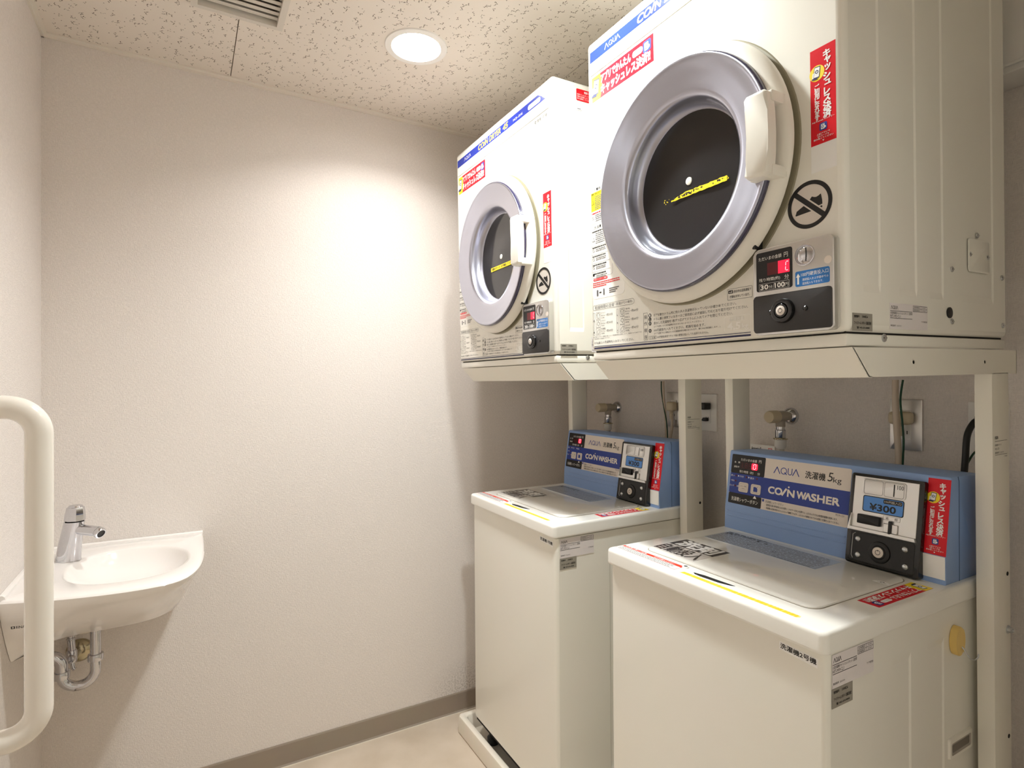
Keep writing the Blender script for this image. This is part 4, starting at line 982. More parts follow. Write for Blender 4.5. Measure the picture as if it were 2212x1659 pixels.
def make_washer(origin):
    t = empty('coin_washer', origin, (0, -TILTW, YAWW))
    # cabinet with the hand-hold cut into the right side
    q = rounded_box(0.0085, WDEP, -0.5215, -0.002, 0.0, ZC0 - 0.0032, 0.010, lambda e: abs(e.verts[0].co.z - e.verts[1].co.z) > .5); X0, X1, Z0, Z1 = drop_side(q); b = MB(); b.merge(q, CREAM, True); b.build('cabinet', t)
    hx0, hx1, hz0, hz1 = 0.3800, 0.4640, 0.4535, 0.4885
    e, dp = 0.0018, 0.0022
    xs = [X0, 0.193 - e, 0.193 + e, 0.250 - e, 0.250 + e, 0.3067 - e, 0.3067 + e, 0.3641 - e, 0.3641 + e, hx0, hx1, X1]; lo = [0, 0, 1, 1, 0, 0, 1, 1, 0, 0, 0, 0]
    zs = [Z0, 0.050, 0.062, hz0, hz1, 0.672, 0.684, Z1]; zl = [0, 0, 1, 1, 1, 1, 0, 0]
    b = MB(); g = [[b.V(FWS.p(x, z, -dp * lo[i] * zl[j])) for j, z in enumerate(zs)] for i, x in enumerate(xs)]
    for i in range(len(xs) - 1):
        for j in range(len(zs) - 1):
            b.face((g[i][j], g[i + 1][j], g[i + 1][j + 1], g[i][j + 1]), CREAM, False)
    b.build('side_panel', t)
    b = MB(); b.box(hx0 + .005, hx1 - .005, -0.5220, -0.5216, hz0 + .004, hz1 - .004, DARK)
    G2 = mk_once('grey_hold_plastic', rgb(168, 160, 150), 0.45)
    q = [(hx0, hz0), (hx1, hz0), (hx1, hz1), (hx0, hz1)]; q2 = [(hx0 + .006, hz0 + .004), (hx1 - .006, hz0 + .004), (hx1 - .006, hz1 - .006), (hx0 + .006, hz1 - .006)]
    A = [b.V(FWS.p(u, v, 0.0035)) for u, v in rr(hx0, hz0, hx1, hz1, .005)]; B = [b.V(FWS.p(u, v, 0.0035)) for u, v in rr(hx0 + .005, hz0 + .005, hx1 - .005, hz1 - .007, .004)]
    C2 = [b.V(FWS.p(u, v, 0.0016)) for u, v in rr(hx0 + .012, hz0 + .008, hx1 - .007, hz1 - .012, .003)]; D2 = [b.V(FWS.p(u, v, 0.0)) for u, v in rr(hx0 - .002, hz0 - .002, hx1 + .002, hz1 + .002, .005)]
    n = len(A)
    for i in range(n):
        k = (i + 1) % n
        b.face((D2[i], D2[k], A[k], A[i]), CREAMD); b.face((A[i], A[k], B[k], B[i]), CREAMD); b.face((B[i], B[k], C2[k], C2[i]), G2)
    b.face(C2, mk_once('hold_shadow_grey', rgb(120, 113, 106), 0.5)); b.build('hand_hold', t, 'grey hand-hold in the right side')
    # top cover with a rounded rim
    b = MB()
    def ring(x0, x1, y0, y1, r, z): return [(x, -y, z) for x, y in [(u, v) for u, v in rr(x0, y0, x1, y1, r, 5)]]
    cv = [(-0.0012, 0.0, 0.0), (-0.0024, 0.0018, 0.0), (-0.0026, 0.0050, 0.0), (-0.0022, 0.0262, 0.0), (-0.0021, 0.0288, 0.0), (-0.0014, 0.0316, 0), (0.0002, 0.0336, 0), (0.0024, 0.0346, 0), (0.0044, 0.0348, 0), (0.0056, 0.0348, 0)]
    b.rings([ring(k, WDEP, k + .0002, WW - k + .0008, max(.013 - max(k, 0) * .6, .006), ZC0 + z) for k, z, _ in cv], LIDM)
    b.build('top_cover', t)
    # lid
    b = MB(); pts = rr(0.0520, 0.0665, 0.4640, 0.3620, 0.024, 6); FT2 = FWT
    b.prism(pts, 0.0002, 0.0034, LIDM, FT2, 0.0030, 3); lid = b.build('lid', t)
    b = MB(); b.prism(rr(0.0505, 0.0648, 0.4655, 0.3640, 0.025, 6), 0.0, 0.0004, mk_once('lid_joint', rgb(150, 143, 130), 0.6), FT2); b.build('lid_joint', t)
    b = MB(); s = [(0.2255, 0.0400), (0.2330, 0.0350), (0.2480, 0.0335), (0.2900, 0.0362), (0.3130, 0.0425), (0.3200, 0.0480), (0.2900, 0.0465), (0.2500, 0.0450)]
    b.prism(s, 0.0, 0.0006, DARK, FT2); b.build('finger_slot', t, 'dark finger slot in front of the lid')
    b = MB(); b.lathe([(0.0066, 0.0), (0.0060, 0.0024), (0.0040, 0.0030)], FT2.p(0.1958, 0.0494), FT2.n, LIDM, 20, True, False); b.lathe([(0.0040, 0.0030), (0.0030, 0.0012)], FT2.p(0.1958, 0.0494), FT2.n, BLKPL, 20, False, True); b.build('lid_lock', t)
    FL = FWT.sub(0, 0, 0.0034)
    p = Print(FL); GB = mk_once('dark_grey_block', rgb(70, 66, 64), 0.3)
    p.sheet(rr(0.0540, 0.0850, 0.1820, 0.1425), mk_once('detergent_pale', rgb(214, 210, 206), 0.3)); p.rect(0.0540, 0.1425, 0.1820, 0.2000, GB, 0)
    p.text('洗剤', 0.0660, 0.1470, 0.1700, 0.1955, WHITE, 2, .045); p.text('自動投入', 0.0580, 0.0900, 0.1780, 0.1380, GB, 2, .02); p.build('detergent_sticker', lid, 'large black and white detergent sticker')
    p = Print(FL); p.sheet(rr(0.0560, 0.2560, 0.3430, 0.3470), PALEBLUE); rnd = random.Random(5)
    for k in range(11):
        v = 0.3390 - k * 0.0078; u = 0.061
        if k in (4, 8): v += 0.001
        while u < 0.336:
            w = rnd.uniform(.004, .018)
            if u + w > 0.338: break
            if k < 2 and u < 0.16: p.rect(u, v, u + w, v + .0048, BLACK, 1)
            else: p.rect(u, v, u + w, v + .0026, GREYP, 1)
            u += w + rnd.uniform(.001, .004)
    for u0 in (0.060, 0.072, 0.150, 0.172):
        p.poly([(u0, .3255), (u0 + .009, .3255), (u0 + .0045, .3330)], BLACK, 2)
    for u0, v0 in ((0.085, .329), (0.160, .290), (0.225, .291)): p.ring(u0, v0, .0030, .0042, BLACK, 2, 16)
    p.frame(0.2450, 0.2590, 0.3400, 0.3080, .0008, GREYP, 2); p.build('lid_instructions', lid, 'pale blue sheet of small print')
    p = Print(FL); p.poly([(0.4517 + .0150 * math.cos(a), 0.2880 + .0130 * math.sin(a)) for a in [PI * i / 16 for i in range(17)]], WHITE, 0)
    p.ring(0.4517, 0.2945, .0025, .0038, GREYP, 1, 18); p.line((0.4430, .2925), (0.4600, .2925), .0010, GREYP, 1); p.build('lid_mark', lid)
    p = Print(FWT); p.sheet([(0.0060, 0.0180), (0.1830, 0.0180), (0.1935, 0.0260), (0.1935, 0.0450), (0.1830, 0.0520), (0.0060, 0.0480)], WHITE)
    p.frame(0.0068, 0.0188, 0.1925, 0.0472, .0009, RED, 1); p.poly([(0.0090, 0.0395), (0.1935, 0.0395), (0.1850, 0.0505), (0.0090, 0.0478)], mk_once('red_orange_print', rgb(226, 62, 40), 0.35), 2)
    p.text('お洗濯の際のご注意', 0.0150, 0.0410, 0.0850, 0.0465, WHITE, 3, .02, 1); p.text('必ずお読みください', 0.110, 0.0410, 0.170, 0.0465, WHITE, 3, .02, 1)
    for k in range(4):
        u = 0.012
        while u < 0.172: w = rnd.uniform(.003, .010); p.rect(u, .0345 - k * .0043, u + w, .0362 - k * .0043, GREYP, 2); u += w + .0012
    p.build('notice_label', t, 'white notice label edged in red')
    p = Print(FWT); p.sheet([(0.2095, 0.0168), (0.4660, 0.0172), (0.4690, 0.0220), (0.4670, 0.0276), (0.2130, 0.0274)], mk_once('pale_yellow_tape', rgb(255, 238, 150), 0.4)); u = 0.213
    while u < 0.4655:
        w = rnd.uniform(.0040, .0085); h = rnd.uniform(0, .0012)
        p.poly([(u, .0175), (min(u + w, .467), .0175), (min(u + w + .001, .467), .0271 - h), (u + .001, .0271)], YELT, 1); u += w + rnd.uniform(.0006, .0022)
    p.build('yellow_tape', t, 'worn yellow strip along the front edge')
    wide_sticker('cashless_sticker', Frame((0.3525, -0.4735, ZC1), (-1, 0, 0), (0, -1, 0)), 0.1780, 0.0370, t, 'red and yellow sticker turned sideways')
    # console
    pr = [(0.3862, ZC1 - .001), (KX, KZ), (TX - .0012, TZ - .006), (TX + .0005, TZ - .0018), (TX + .0045, TZ), (WDEP, TZ - .004), (WDEP, ZC1 - .001)]
    b = MB(); b.prism(pr, 0.0080, 0.5152, BLUEP, Frame((0, 0, 0), (1, 0, 0), (0, 0, 1)), 0.003, 2); con = b.build('console', t, 'blue control console')
    for z in (0.8195, 0.8060):
        b = MB(); x = 0.3862 + (z - ZC1) / (KZ - ZC1) * 0.0023; b.box(x - 0.0014, x + 0.002, -0.327, -0.016, z - 0.0020, z + 0.0020, BLUEP, 0.0013, 2); b.build('console_ridge', con)
    b = MB(); b.prism([(0.4380, ZC1), (0.4392, ZC1), (0.4392, TZ - .010), (0.4360, TZ - .001), (0.4345, TZ - .001), (0.4380, TZ - .011)], 0.5152, 0.5158, mk_once('blue_groove', rgb(70, 92, 130), 0.5), Frame((0, 0, 0), (1, 0, 0), (0, 0, 1))); b.build('console_groove', con)
    # printed control panel
    p = Print(FWC, 0.0008); p.sheet(rr(0.0160, 0.0120, 0.3300, 0.1390, 0.0045), PANW)
    p.rect(0.0160, 0.0900, 0.1166, 0.1390, BLACK, 1, 0.003); p.rect(0.0160, 0.0393, 0.3300, 0.0901, BLUEW, 2); p.rect(0.0160, 0.0120, 0.1150, 0.0394, BLACK, 1, 0.003)
    aqua(p, 0.1420, 0.1050, 0.2085, 0.1215, BLUEW, 1); p.text('洗濯機', 0.2240, 0.1045, 0.2725, 0.1212, BLACK, 1, .018, 3); p.text('5', 0.2775, 0.1055, 0.2885, 0.1250, BLACK, 1, .01, 4, .12); p.text('kg', 0.2905, 0.1005, 0.3095, 0.1160, BLACK, 1, .005, 3)
    W2 = mk_once('ivory_letter', rgb(236, 228, 218), 0.4)
    p.text('CO', 0.1320, 0.0548, 0.1690, 0.0712, W2, 3, .04, 4); p.line((0.1690, 0.0550), (0.1800, 0.0725), 0.0048, W2, 3); p.poly(circ(0.1856, 0.0768, 0.0022, 14), W2, 3); p.text('N', 0.1835, 0.0550, 0.2010, 0.0710, W2, 3, .04, 3)
    p.text('W', 0.2075, 0.0550, 0.2300, 0.0710, W2, 3, .04, 3); p.line((0.2285, 0.0552), (0.2360, 0.0708), 0.0048, W2, 3); p.line((0.2350, 0.0708), (0.2425, 0.0552), 0.0048, W2, 3); p.text('SHER', 0.2440, 0.0548, 0.3090, 0.0712, W2, 3, .04, 4)
    p.text('ただいまの金額', 0.0440, 0.1238, 0.0920, 0.1308, PALEP, 2, .01); p.text('円', 0.0975, 0.1235, 0.1050, 0.1310, PALEP, 2, .01); p.text('金　額', 0.0245, 0.1165, 0.0415, 0.1212, PALEP, 2, .01, 1); p.text('運転中', 0.0240, 0.1045, 0.0405, 0.1095, PALEP, 2, .01, 1)
    p.text('残り時間（約）', 0.0425, 0.0930, 0.0850, 0.0998, PALEP, 2, .01); p.text('分', 0.0965, 0.0930, 0.1040, 0.0998, PALEP, 2, .01)
    p.rect(0.0440, 0.1035, 0.1010, 0.1215, mk_once('display_smoke', rgb(44, 8, 12), 0.25), 2)
    dimr = mk_once('unlit_segment', rgb(88, 18, 26), 0.35)
    for u in (0.0580, 0.0700): seg_zero(p, u, 0.1062, u + .0068, 0.1190, dimr, 3, 'abcdefg')
    p.line((0.0500, 0.1065), (0.0510, 0.1185), .0014, dimr, 3); p.rect(0.0770, 0.1040, 0.0960, 0.1210, REDL, 3, 0.004); seg_zero(p, 0.0828, 0.1065, 0.0898, 0.1190, SEG, 4)
    for tx, u, v in (('洗い', .0175, .0805), ('すすぎ', .0450, .0805), ('脱水', .0770, .0805)): p.text(tx, u, v, u + .0120, v + .0055, PALEP, 3, .0, 1)
    p.text('一時停止', 0.0180, 0.0680, 0.0300, 0.0725, PALEP, 3, 0, 1); p.text('ロック', 0.0170, 0.0550, 0.0300, 0.0600, PALEP, 3, 0, 1); p.text('点検', 0.0380, 0.0550, 0.0440, 0.0600, PALEP, 3, 0, 1)
    for u, v in ((.0344, .0838), (.0654, .0838), (.0968, .0838), (.0339, .0705), (.0339, .0578)): p.poly(circ(u, v, .0026, 14), dimr, 3)
    for u in (.0398, .0712): p.poly([(u, .0812), (u + .0042, .0838), (u, .0864)], PALEP, 3)
    p.poly([(.0902, .0338), (.1004, .0338), (.0953, .0414)], PALEP, 3); p.text('洗濯槽シャワーボタン', 0.0255, 0.0190, 0.1055, 0.0295, PALEP, 3, .008)
    p.rect(0.1172, 0.0315, 0.1225, 0.0375, BLUEW, 2); p.text('洗濯槽シャワーボタン', 0.1265, 0.0298, 0.1760, 0.0360, GREYP, 2, .0, 1); p.text('MCW-C50', 0.3030, 0.0330, 0.3220, 0.0375, GREYP, 2, 0, 1)
    p.text('・硬貨投入後10秒以内にふたを閉じ、シャワーボタンを押すと、ふたロックされ30秒間洗濯槽を洗浄します。', 0.1275, 0.0225, 0.3080, 0.0278, GREYP, 2, .012, 1); p.text('・洗濯槽の洗浄が終わるとふたロック解除されます。ふたロック解除されてから洗剤と衣類を入れてください。', 0.1275, 0.0150, 0.3125, 0.0203, GREYP, 2, .012, 1)
    pan = p.build('control_panel', con, 'printed control panel')
    for u0, u1 in ((0.0452, 0.0741), (0.0821, 0.1109)):
        b = MB(); b.prism(rr(u0, 0.0445, u1, 0.0695, 0.0045), 0.0008, 0.0030, PANW, FWC, 0.0012, 2); bt = b.build('push_button', con)
        p = Print(FWC.sub(0, 0, 0.0030), 0.0001); cu = (u0 + u1) / 2
        if u0 < .06: p.frame(u0 + .0035, .0485, u1 - .0035, .0655, .0004, GREYP, 0, .002); p.text('ふたロック解除', u0 + .0050, .0575, u1 - .0050, .0620, GREYP, 0, 0, 1); p.text('(一時停止)', u0 + .0065, .0515, u1 - .0065, .0550, GREYP, 0, 0, 1)
        else:
            p.frame(u0 + .0035, .0480, u1 - .0035, .0660, .0004, GREYP, 0, .002); p.poly([(cu - .0060, .0510), (cu + .0060, .0510), (cu + .0060, .0585), (cu + .0015, .0630), (cu - .0060, .0630)], BLUEW, 0); p.line((cu + .0030, .0600), (cu + .0060, .0640), .0012, BLUEW, 1)
        p.build('button_print', bt)
    # coin box
    CB = FWC
    b = MB(); pts = rr(0.3372, -0.0545, 0.4780, 0.1330, 0.0055, 4); inn = rr(0.3450, -0.0480, 0.4715, 0.1280, 0.003, 4)
    b.prism(pts, -0.012, 0.0130, BLKG, CB, 0.0018, 2); box = b.build('coin_box', t, 'black coin box')
    b = MB(); b.prism([(0.3455, 0.0160), (0.4690, 0.0160), (0.4690, 0.1270), (0.3455, 0.1270)], 0.0130, 0.0142, SILVER, CB, 0.0006, 1)
    b.prism([(0.3400, 0.0140), (0.4712, 0.0140), (0.4690, 0.0215), (0.3455, 0.0215)], 0.0130, 0.0200, SILVER, CB, 0.0008, 1)
    b.prism([(0.3400, 0.0140), (0.3450, 0.0140), (0.3462, 0.0480)], 0.0130, 0.0195, SILVER, CB)
    face = b.build('coin_face', box, 'brushed silver coin face')
    FB = CB.sub(0, 0, 0.0142)
    b = MB(); b.prism(rr(0.3625, 0.0905, 0.4470, 0.1245, 0.006, 4), 0, 0.0018, SILVER, FB, 0.0010, 2); b.build('raised_plate', face)
    p = Print(FB.sub(0, 0, 0.0018)); p.frame(0.3665, 0.0925, 0.4040, 0.1220, .0005, BLACK, 0, .004); p.frame(0.4065, 0.0925, 0.4435, 0.1220, .0005, BLACK, 0, .004); p.rect(0.4240, 0.0945, 0.4262, 0.1190, BLACK, 1); p.text('100', 0.4305, 0.1095, 0.4425, 0.1180, GREYP, 1); p.build('coin_slot', face, 'upright coin slot marked 100')
    p = Print(FB); p.sheet(rr(0.3655, 0.0560, 0.4448, 0.0892, 0.004), BLACK); p.rect(0.3672, 0.0577, 0.4431, 0.0875, LBLUE, 1, .003); p.text('¥300', 0.3800, 0.0610, 0.4300, 0.0745, BLACK, 2, .025, 3); p.rect(0.4060, 0.0780, 0.4415, 0.0862, BLACK, 2, .002); p.text('100円投入口', 0.4080, 0.0795, 0.4395, 0.0848, PANW, 3, .005, 1); p.build('price_panel', face, 'blue price panel reading 300 yen')
    b = MB(); b.prism(rr(0.3600, 0.0300, 0.4045, 0.0492, 0.002), 0, 0.0085, BLKM, FB, 0.0022, 2); b.build('return_button', face, 'black coin return button')
    p = Print(FB); p.frame(0.4075, 0.0460, 0.4395, 0.0545, .0005, GREYP, 0); p.text('返', 0.4125, 0.0475, 0.4180, 0.0530, BLACK, 0, 0, 1); p.text('却', 0.4290, 0.0475, 0.4345, 0.0530, BLACK, 0, 0, 1); p.build('return_mark', face)
    b = MB(); b.box(0, 0.0270, 0, 0.0180, 0, 0.0030, SILVER, 0.001, 1, mat=Matrix.Translation(FB.p(0.4100, 0.0215)) @ Matrix((FB.ex, FB.ey, FB.n)).transposed().to_4x4())
    b.prism(rr(0.4205, 0.0190, 0.4262, 0.0455, 0.002), 0.0028, 0.0062, BLKM, FB, 0.001, 1); b.build('reject_lever', face)
    b = MB(); b.prism(rr(0.3460, -0.0475, 0.4690, 0.0115, 0.004), 0.0130, 0.0142, BLKM, CB, 0.0006, 1); pl = b.build('lock_plate', box)
    b = MB(); b.tube([CB.p(0.3560, 0.0085, .0145), CB.p(0.3510, 0.0050, .0145), CB.p(0.3505, -0.0380, .0145), CB.p(0.3540, -0.0440, .0145)], 0.0005, SILVER, 6); b.build('plate_edge', pl)
    for u, v in ((.3619, -.0032), (.3640, -.0356), (.4520, -.0033), (.4545, -.0361)):
        b = MB(); b.lathe([(.0060, 0), (.0055, .0018), (.0038, .0032), (.0010, .0038)], CB.p(u, v, .0142), CB.n, STEEL, 20); b.build('rivet', pl)
    c0 = CB.p(0.4055, -0.0210, 0.0142)
    b = MB(); b.lathe([(.0215, 0), (.0205, .0022), (.0185, .0032), (.0140, .0034), (.0125, .0050), (.0110, .0052), (.0105, .0040)], c0, CB.n, BLKM, 40, True, False); b.build('lock_collar', pl)
    b = MB(); b.lathe([(.0104, .003), (.0104, .0058), (.0096, .0062)], c0, CB.n, mk_once('key_face', rgb(226, 216, 206), 0.35), 32)
    pk = Frame(CB.p(0.4055, -0.0210, 0.0142 + .0062), CB.ex, CB.ey); A, B = circ(0, 0, .0050, 26), circ(0, 0, .0040, 26)
    for i in range(26):
        j = (i + 1) % 26; b.face([b.V(pk.p(*q, .0002)) for q in (A[i], A[j], B[j], B[i])], BLACK)
    b.face([b.V(pk.p(*q, .0002)) for q in ((-.0006, .002), (.0006, .002), (.0006, .0056), (-.0006, .0056))], BLACK); b.build('lock_cylinder', pl, 'pale key face of the lock')
    # sticker beside the coin box
    p = Print(FWC); p.sheet(rr(0.4770, -0.0015, 0.5152, 0.1420), RED); tall_red(p, 0.4775, -0.0015, 0.5148, 0.1420); p.build('tall_sticker', con, 'tall narrow red sticker')
    p = Print(FWV.sub(0, 0, 0.0012)); p.sheet(rr(0.4778, -0.0450, 0.5150, -0.0020), WHITE); p.build('blank_code_label', con, 'blank white square label')
    # side labels
    white_label(FWS.sub(0, 0, 0.0006), 0.0216, 0.6800, 0.1350, 0.7325, t, '小型洗濯機キャッシュレスキット 自動用', 'HIT-MWCL1')
    grey_plate(FWS.sub(0, 0, 0.0006), 0.0207, 0.6490, 0.0755, 0.6795, t, '100826')
    for sx, sy in ((.05, -.06), (.05, -.46), (.31, -.06), (.31, -.46)):
        b = MB(); b.lathe([(.020, -.0805), (.020, -.060), (.014, -.055), (.014, .002)], (sx, sy, 0), (0, 0, 1), BLKM, 20); b.build('foot', t)
    b = MB(); b.box(0.012, WDEP - .012, -0.512, -0.012, -0.012, 0.0, DARK); b.build('underside', t)
    return t
W1O, W2O = (0.8494, -0.1838, 0.0894), (0.8391, -0.9202, 0.0894)
wa = make_washer(W1O); wb = copy_tree(wa); wb.location = W2O
tag(wa, 'cream top-loading coin washer with blue console, standing beside the back wall', 'washer')
tag(wb, 'cream top-loading coin washer with blue console, nearest the camera', 'washer')
for r, num in ((wa, '1'), (wb, '2')):
    p = Print(FWF); p.sheet([(0.4405, 0.7130), (0.5070, 0.7090), (0.5080, 0.7240), (0.4410, 0.7262)], WHITE); p.text('洗濯機' + num + '号機', 0.4430, 0.7155, 0.5055, 0.7245, BLACK, 1, .022, 2, 0, -.03); p.build('name_tape', r, 'white name tape')
done = set()
for r in (wa, wb):
    stack = list(r.children)
    while stack:
        o = stack.pop(); stack += list(o.children); o.location = o.location * SW
        if o.data.name not in done: done.add(o.data.name); o.data.transform(Matrix.Scale(SW, 4))

# magnetic hook on the side of the near washer
Rw = Matrix.Rotation(YAWW, 3, 'Z') @ Matrix.Rotation(-TILTW, 3, 'Y')
def wpos(o, v): return Vector(o) + Rw @ (Vector(v) * SW)
hk = tag(empty('magnetic_hook', wpos(W2O, (0.4000, -0.5222, 0.6720)), (0, -TILTW, YAWW)), 'yellowed oval magnetic hook stuck on the side of the near washer', 'hook')
b = MB(); fr = Frame((0, 0, 0), (1, 0, 0), (0, 0, 1))
b.prism(circ(0, 0, 0.0165, 36, 0.0265), 0.0, 0.0115, YHOOK, fr, 0.0025, 2); b.build('magnet_body', hk)
b = MB(); b.tube([(0.004, -0.0105, -0.010), (0.004, -0.0150, -0.014), (0.006, -0.0180, -0.022), (0.011, -0.0220, -0.030), (0.017, -0.0260, -0.031), (0.022, -0.0280, -0.027), (0.024, -0.0285, -0.021)], 0.0013, STEEL, 8); b.build('wire_hook', hk)

# ------------------------------------------------------------------ drip trays
def tray(x0, x1, y0, y1, label):
    t = tag(empty('washer_drip_tray', ((x0 + x1) / 2, (y0 + y1) / 2, 0)), label, 'tray')
    hx, hy = (x1 - x0) / 2, (y1 - y0) / 2
    def rg(i, z, r): return [(u, v, z) for u, v in rr(-hx + i, -hy + i, hx - i, hy - i, r, 5)]
    def ri(i, z): return [(u, v, z) for u, v in rr(-hx + i, -hy + i, hx - 0.205 - i, hy - i, .013, 5)]
    b = MB(); b.rings([rg(0.004, 0.0, .014), rg(0.0, 0.004, .016), rg(0.001, 0.052, .016), rg(0.003, 0.0575, .016), rg(0.007, 0.0590, .015), ri(0.020, 0.0585), ri(0.024, 0.055), ri(0.034, 0.012), ri(0.045, 0.0095)], TRAYM); b.build('tray_body', t)
    for sx in (-1, 1):
        for sy in (-1, 1):
            b = MB(); b.lathe([(.0085, 0.0), (.0085, .0012), (.006, .0016)], (sx * (hx - .0145), sy * (hy - .0145), 0.0582), (0, 0, 1), TRAYM, 18); b.build('screw_cap', t)
    return t
tray(0.8270, 1.4690, -0.7520, -0.1060, 'pale plastic drip tray on the floor under the washer by the back wall')
tray(0.8170, 1.4590, -1.4890, -0.8430, 'pale plastic drip tray on the floor under the near washer')

# ------------------------------------------------------------------ wall fittings behind the machines
FR = Frame((XR, 0, 0), (0, -1, 0), (0, 0, 1))          # right wall seen from the room
def outlet(u, zc, label, metal=True, dark_side=False):
    t = tag(empty('wall_outlet', (XR, -u, zc)), label, 'outlet')
    f = Frame((0, 0, 0), (0, -1, 0), (0, 0, 1))
    b = MB(); b.prism(rr(-.0352, -.0598, .0352, .0598, .0022), 0, .0065, PLATE if metal else PLASW, f, .002, 2); b.build('cover_plate', t)
    b = MB(); b.prism(rr(-.0125, -.0345, .0125, .0345, .002), .0065, .0088, PLASW, f, .001, 2); ins = b.build('socket_insert', t)
    b = MB()
    for v in (-.018, .018):
        for q in (-.0045, .0045): b.prism(rr(q - .0009, v - .004, q + .0009, v + .004), .0088, .0090, DARK, f)
    b.build('socket_slot', ins)
    return t
outlet(0.5019, 1.1275, 'steel wall outlet plate left of the stand post, beige plug in it', True)
outlet(0.6490, 1.1243, 'white wall outlet plate between the two machines, black plugs in it', False)
outlet(1.2346, 1.1207, 'steel wall outlet plate above the near washer, fat beige plug in it', True)
outlet(1.3930, 1.1180, 'wall outlet plate half hidden behind the rightmost stand post', False)

def tap(u, z, label):
    t = tag(empty('washing_machine_tap', (XR, -u, z)), label, 'tap')
    X = (-1, 0, 0)
    b = MB(); b.lathe([(.0240, 0), (.0238, .003), (.0205, .009), (.0150, .013), (.0120, .014)], (0, 0, 0), X, CHROME, 32); b.build('wall_flange', t)
    b = MB(); b.tube([(-.012, 0, 0), (-.040, 0, 0)], .0125, PLASG, 24); b.tube([(-.034, 0, 0), (-.064, 0, 0)], .0155, PLASG, 24); b.tube([(-.047, 0, -.010), (-.047, 0, -.028)], .0125, PLASG, 24); b.build('tap_body', t)
    b = MB(); b.lathe([(.0150, .062), (.0172, .064), (.0172, .093), (.0150, .0975), (.0080, .0985)], (0, 0, 0), X, PLASB, 32)
    b.build('tap_handle', t)
    b = MB(); b.lathe([(.0115, -.026), (.0115, -.036), (.0140, -.038), (.0140, -.058), (.0132, -.060)], (-.047, 0, 0), (0, 0, 1), CHROME, 28); b.lathe([(.0185, -.0600), (.0190, -.0615), (.0185, -.0630)], (-.047, 0, 0), (0, 0, 1), CHROMEB, 28); b.build('nozzle', t)
    return t
tp1 = tap(0.1960, 1.1250, 'grey wall tap with chrome nozzle over the washer beside the back wall')
tp2 = tap(0.9380, 1.1265, 'grey wall tap with chrome nozzle over the near washer')
HOSE = mk('translucent_hose', rgb(214, 210, 200), 0.3, var=0.03)
def hose(u, z, label):
    t = tag(empty('water_supply_hose', (XR - .047, -u, z - .063)), label, 'hose')
    b = MB(); b.lathe([(.0150, 0.0), (.0155, -.004), (.0150, -.020), (.0110, -.026)], (0, 0, 0), (0, 0, 1), PLASW, 28); b.build('coupling', t)
    b = MB(); b.tube([(0, 0, -.022), (0, 0, -.12), (.004, .002, -.22), (.010, .004, -.36)], .0100, HOSE, 18); b.build('hose_tube', t)
    return t
hose(0.1960, 1.1250, 'pale water hose hanging from the tap beside the back wall')
hose(0.9380, 1.1265, 'pale water hose hanging from the tap over the near washer')
# small white water-stop box with a lettered card beside the near tap
wsb = tag(empty('hose_tag', (1.4480, -0.868, 1.015)), 'small white lettered card behind the near console, left of its hose', 'card')
b = MB(); b.box(-.0012, .0012, -.0405, .0405, -.04, .0255, PLASW); b.build('card', wsb)
p = Print(Frame((-.0012, 0, 0), (0, -1, 0), (0, 0, 1))); p.text('Arromic II', -.036, .0080, -.004, .0180, BLACK, 0, .03); p.text('Arromic shower', -.036, -.0010, .012, .0045, GREYP, 0, .0, 1); p.frame(.020, .0060, .032, .0180, .0016, RED, 0); p.build('card_print', wsb)

def cable(name, pts, r, m, root):
    """a cord or wire, a part of the thing it belongs to"""
    M = (Matrix.Translation(root.location) @ root.rotation_euler.to_matrix().to_4x4()).inverted()
    P = [M @ Vector(q) for q in pts]; out = []
    for i in range(len(P) - 1):
        a, c, d, e = P[max(i - 1, 0)], P[i], P[i + 1], P[min(i + 2, len(P) - 1)]
        for k in range(8):
            s = k / 8.0; out.append(0.5 * ((2 * c) + (d - a) * s + (2 * a - 5 * c + 4 * d - e) * s * s + (3 * c - a - 3 * d + e) * s ** 3))
    out.append(P[-1]); b = MB(); b.tube(out, r, m, 10); return b.build(name, root)
def plug(loc, sx, sz, dp, m, label):
    t = tag(empty('power_plug', loc), label, 'plug')
    b = MB(); b.box(-dp, 0.0, -sx / 2, sx / 2, -sz / 2, sz / 2, m, min(sx, sz, dp) * .28, 3); b.build('plug_body', t)
    b = MB(); pf = []
    for k in range(5): pf += [(.0066 - k * .0004, -sz / 2 + .002 - k * .006), (.0066 - k * .0004, -sz / 2 - .002 - k * .006), (.0052, -sz / 2 - .0028 - k * .006)]
    b.lathe(pf, (-dp * .55, 0, 0), (0, 0, 1), m, 16); b.build('strain_relief', t)
    return t
XW = XR - .0088
pg = plug((XW, -1.2330, 1.1370), .0470, .0300, .030, PLASB, 'fat beige plug in the steel outlet above the near washer')
cable('cord', [(1.4260, -1.2345, 1.226), (1.4250, -1.2350, 1.18), (1.4210, -1.2400, 1.11), (1.4200, -1.2440, 1.05), (1.4180, -1.2420, 0.99), (1.418, -1.240, 0.93)], .0068, CORDB, pg)
cable('ground_wire', [(1.4210, -1.2530, 1.226), (1.4180, -1.2490, 1.18), (1.4120, -1.2560, 1.13), (1.4120, -1.2585, 1.09), (1.4150, -1.2560, 1.05), (1.4155, -1.2540, 1.00)], .0022, GREEN, pg)
pg = plug((XW, -0.5050, 1.1390), .0330, .0320, .026, PLASB, 'square beige plug in the outlet beside the middle stand post')
cable('cord', [(1.4560, -0.5060, 1.113), (1.4560, -0.5065, 1.07), (1.4500, -0.5030, 1.02), (1.444, -0.502, 0.96)], .0050, CORDB, pg)
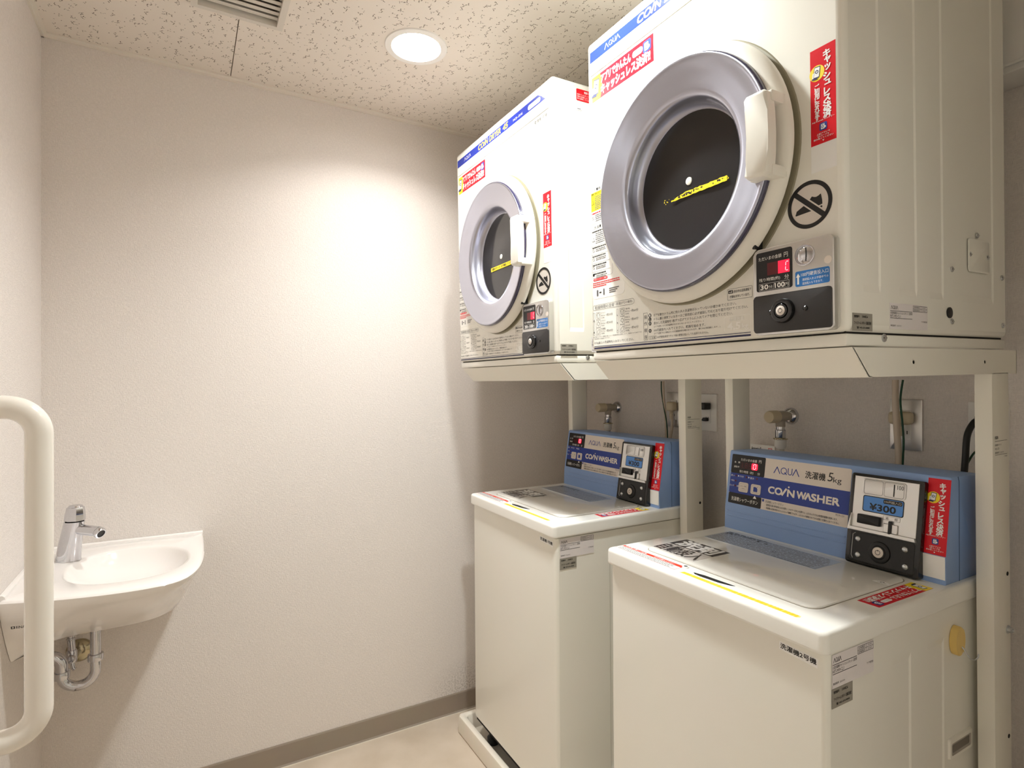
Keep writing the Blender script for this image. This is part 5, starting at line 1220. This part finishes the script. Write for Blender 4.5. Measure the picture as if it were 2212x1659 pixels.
cable('cord', [(1.4500, -0.4710, 1.226), (1.4480, -0.4760, 1.17), (1.4440, -0.4880, 1.10), (1.4420, -0.4930, 1.03), (1.442, -0.494, 0.96)], .0042, CORDB, pg)
cable('ground_wire', [(1.4480, -0.4640, 1.226), (1.4470, -0.4660, 1.19), (1.4430, -0.4800, 1.14), (1.4400, -0.4960, 1.09), (1.4360, -0.5060, 1.04), (1.436, -0.504, 0.97)], .0020, GREEN, pg)
t = tag(empty('power_plug', (XW, -0.6520, 1.1450)), 'black plug in the upper socket of the white outlet between the machines', 'plug')
b = MB(); b.box(-.030, 0, -.0135, .0135, -.0110, .0110, BLKM, .004, 3); b.build('plug_body', t)
cable('cord', [(1.450, -0.6420, 1.1450), (1.4480, -0.6320, 1.1440), (1.4460, -0.602, 1.139), (1.445, -0.57, 1.12)], .0050, BLKM, t)
t = tag(empty('power_plug', (XW, -0.6480, 1.1020)), 'small black plug in the lower socket of the white outlet, thin cord', 'plug')
b = MB(); b.box(-.014, 0, -.0085, .0085, -.006, .006, BLKM, .003, 2); b.build('plug_body', t)
cable('cord', [(1.4560, -0.6420, 1.1010), (1.4500, -0.6300, 1.0970), (1.4450, -0.610, 1.088), (1.444, -0.580, 1.075)], .0026, BLKM, t)
t = tag(empty('power_plug', (XW, -1.3930, 1.1400)), 'black plug in the rightmost outlet, thick cord curving down to the console', 'plug')
b = MB(); b.box(-.028, 0, -.013, .013, -.011, .011, BLKM, .004, 3); b.build('plug_body', t)
cable('cord', [(1.4420, -1.3900, 1.1400), (1.4250, -1.3870, 1.1370), (1.4120, -1.3800, 1.110), (1.4080, -1.3780, 1.06), (1.4060, -1.3760, 1.01), (1.406, -1.376, 0.95)], .0062, BLKM, t)
cable('ground_wire', [(1.4600, -1.3880, 1.078), (1.4300, -1.3860, 1.074), (1.4140, -1.3800, 1.052), (1.4080, -1.3700, 1.02), (1.408, -1.369, 0.96)], .0020, GREEN, t)
t = tag(empty('wall_cabinet', (XR, -1.68, 1.97)), 'shallow white cabinet high on the right wall, at the top right corner', 'cabinet')
b = MB(); b.box(-.085, 0, -.28, .285, -.1480, .150, PLASW, .004, 2); b.build('cabinet_body', t)
b = MB(); b.box(-.092, -.085, -.272, .277, -.136, .145, PLASW, .003, 2); b.box(-.094, -.090, -.265, .27, -.137, -.1305, PLASW, .0015, 2); b.build('door', t)
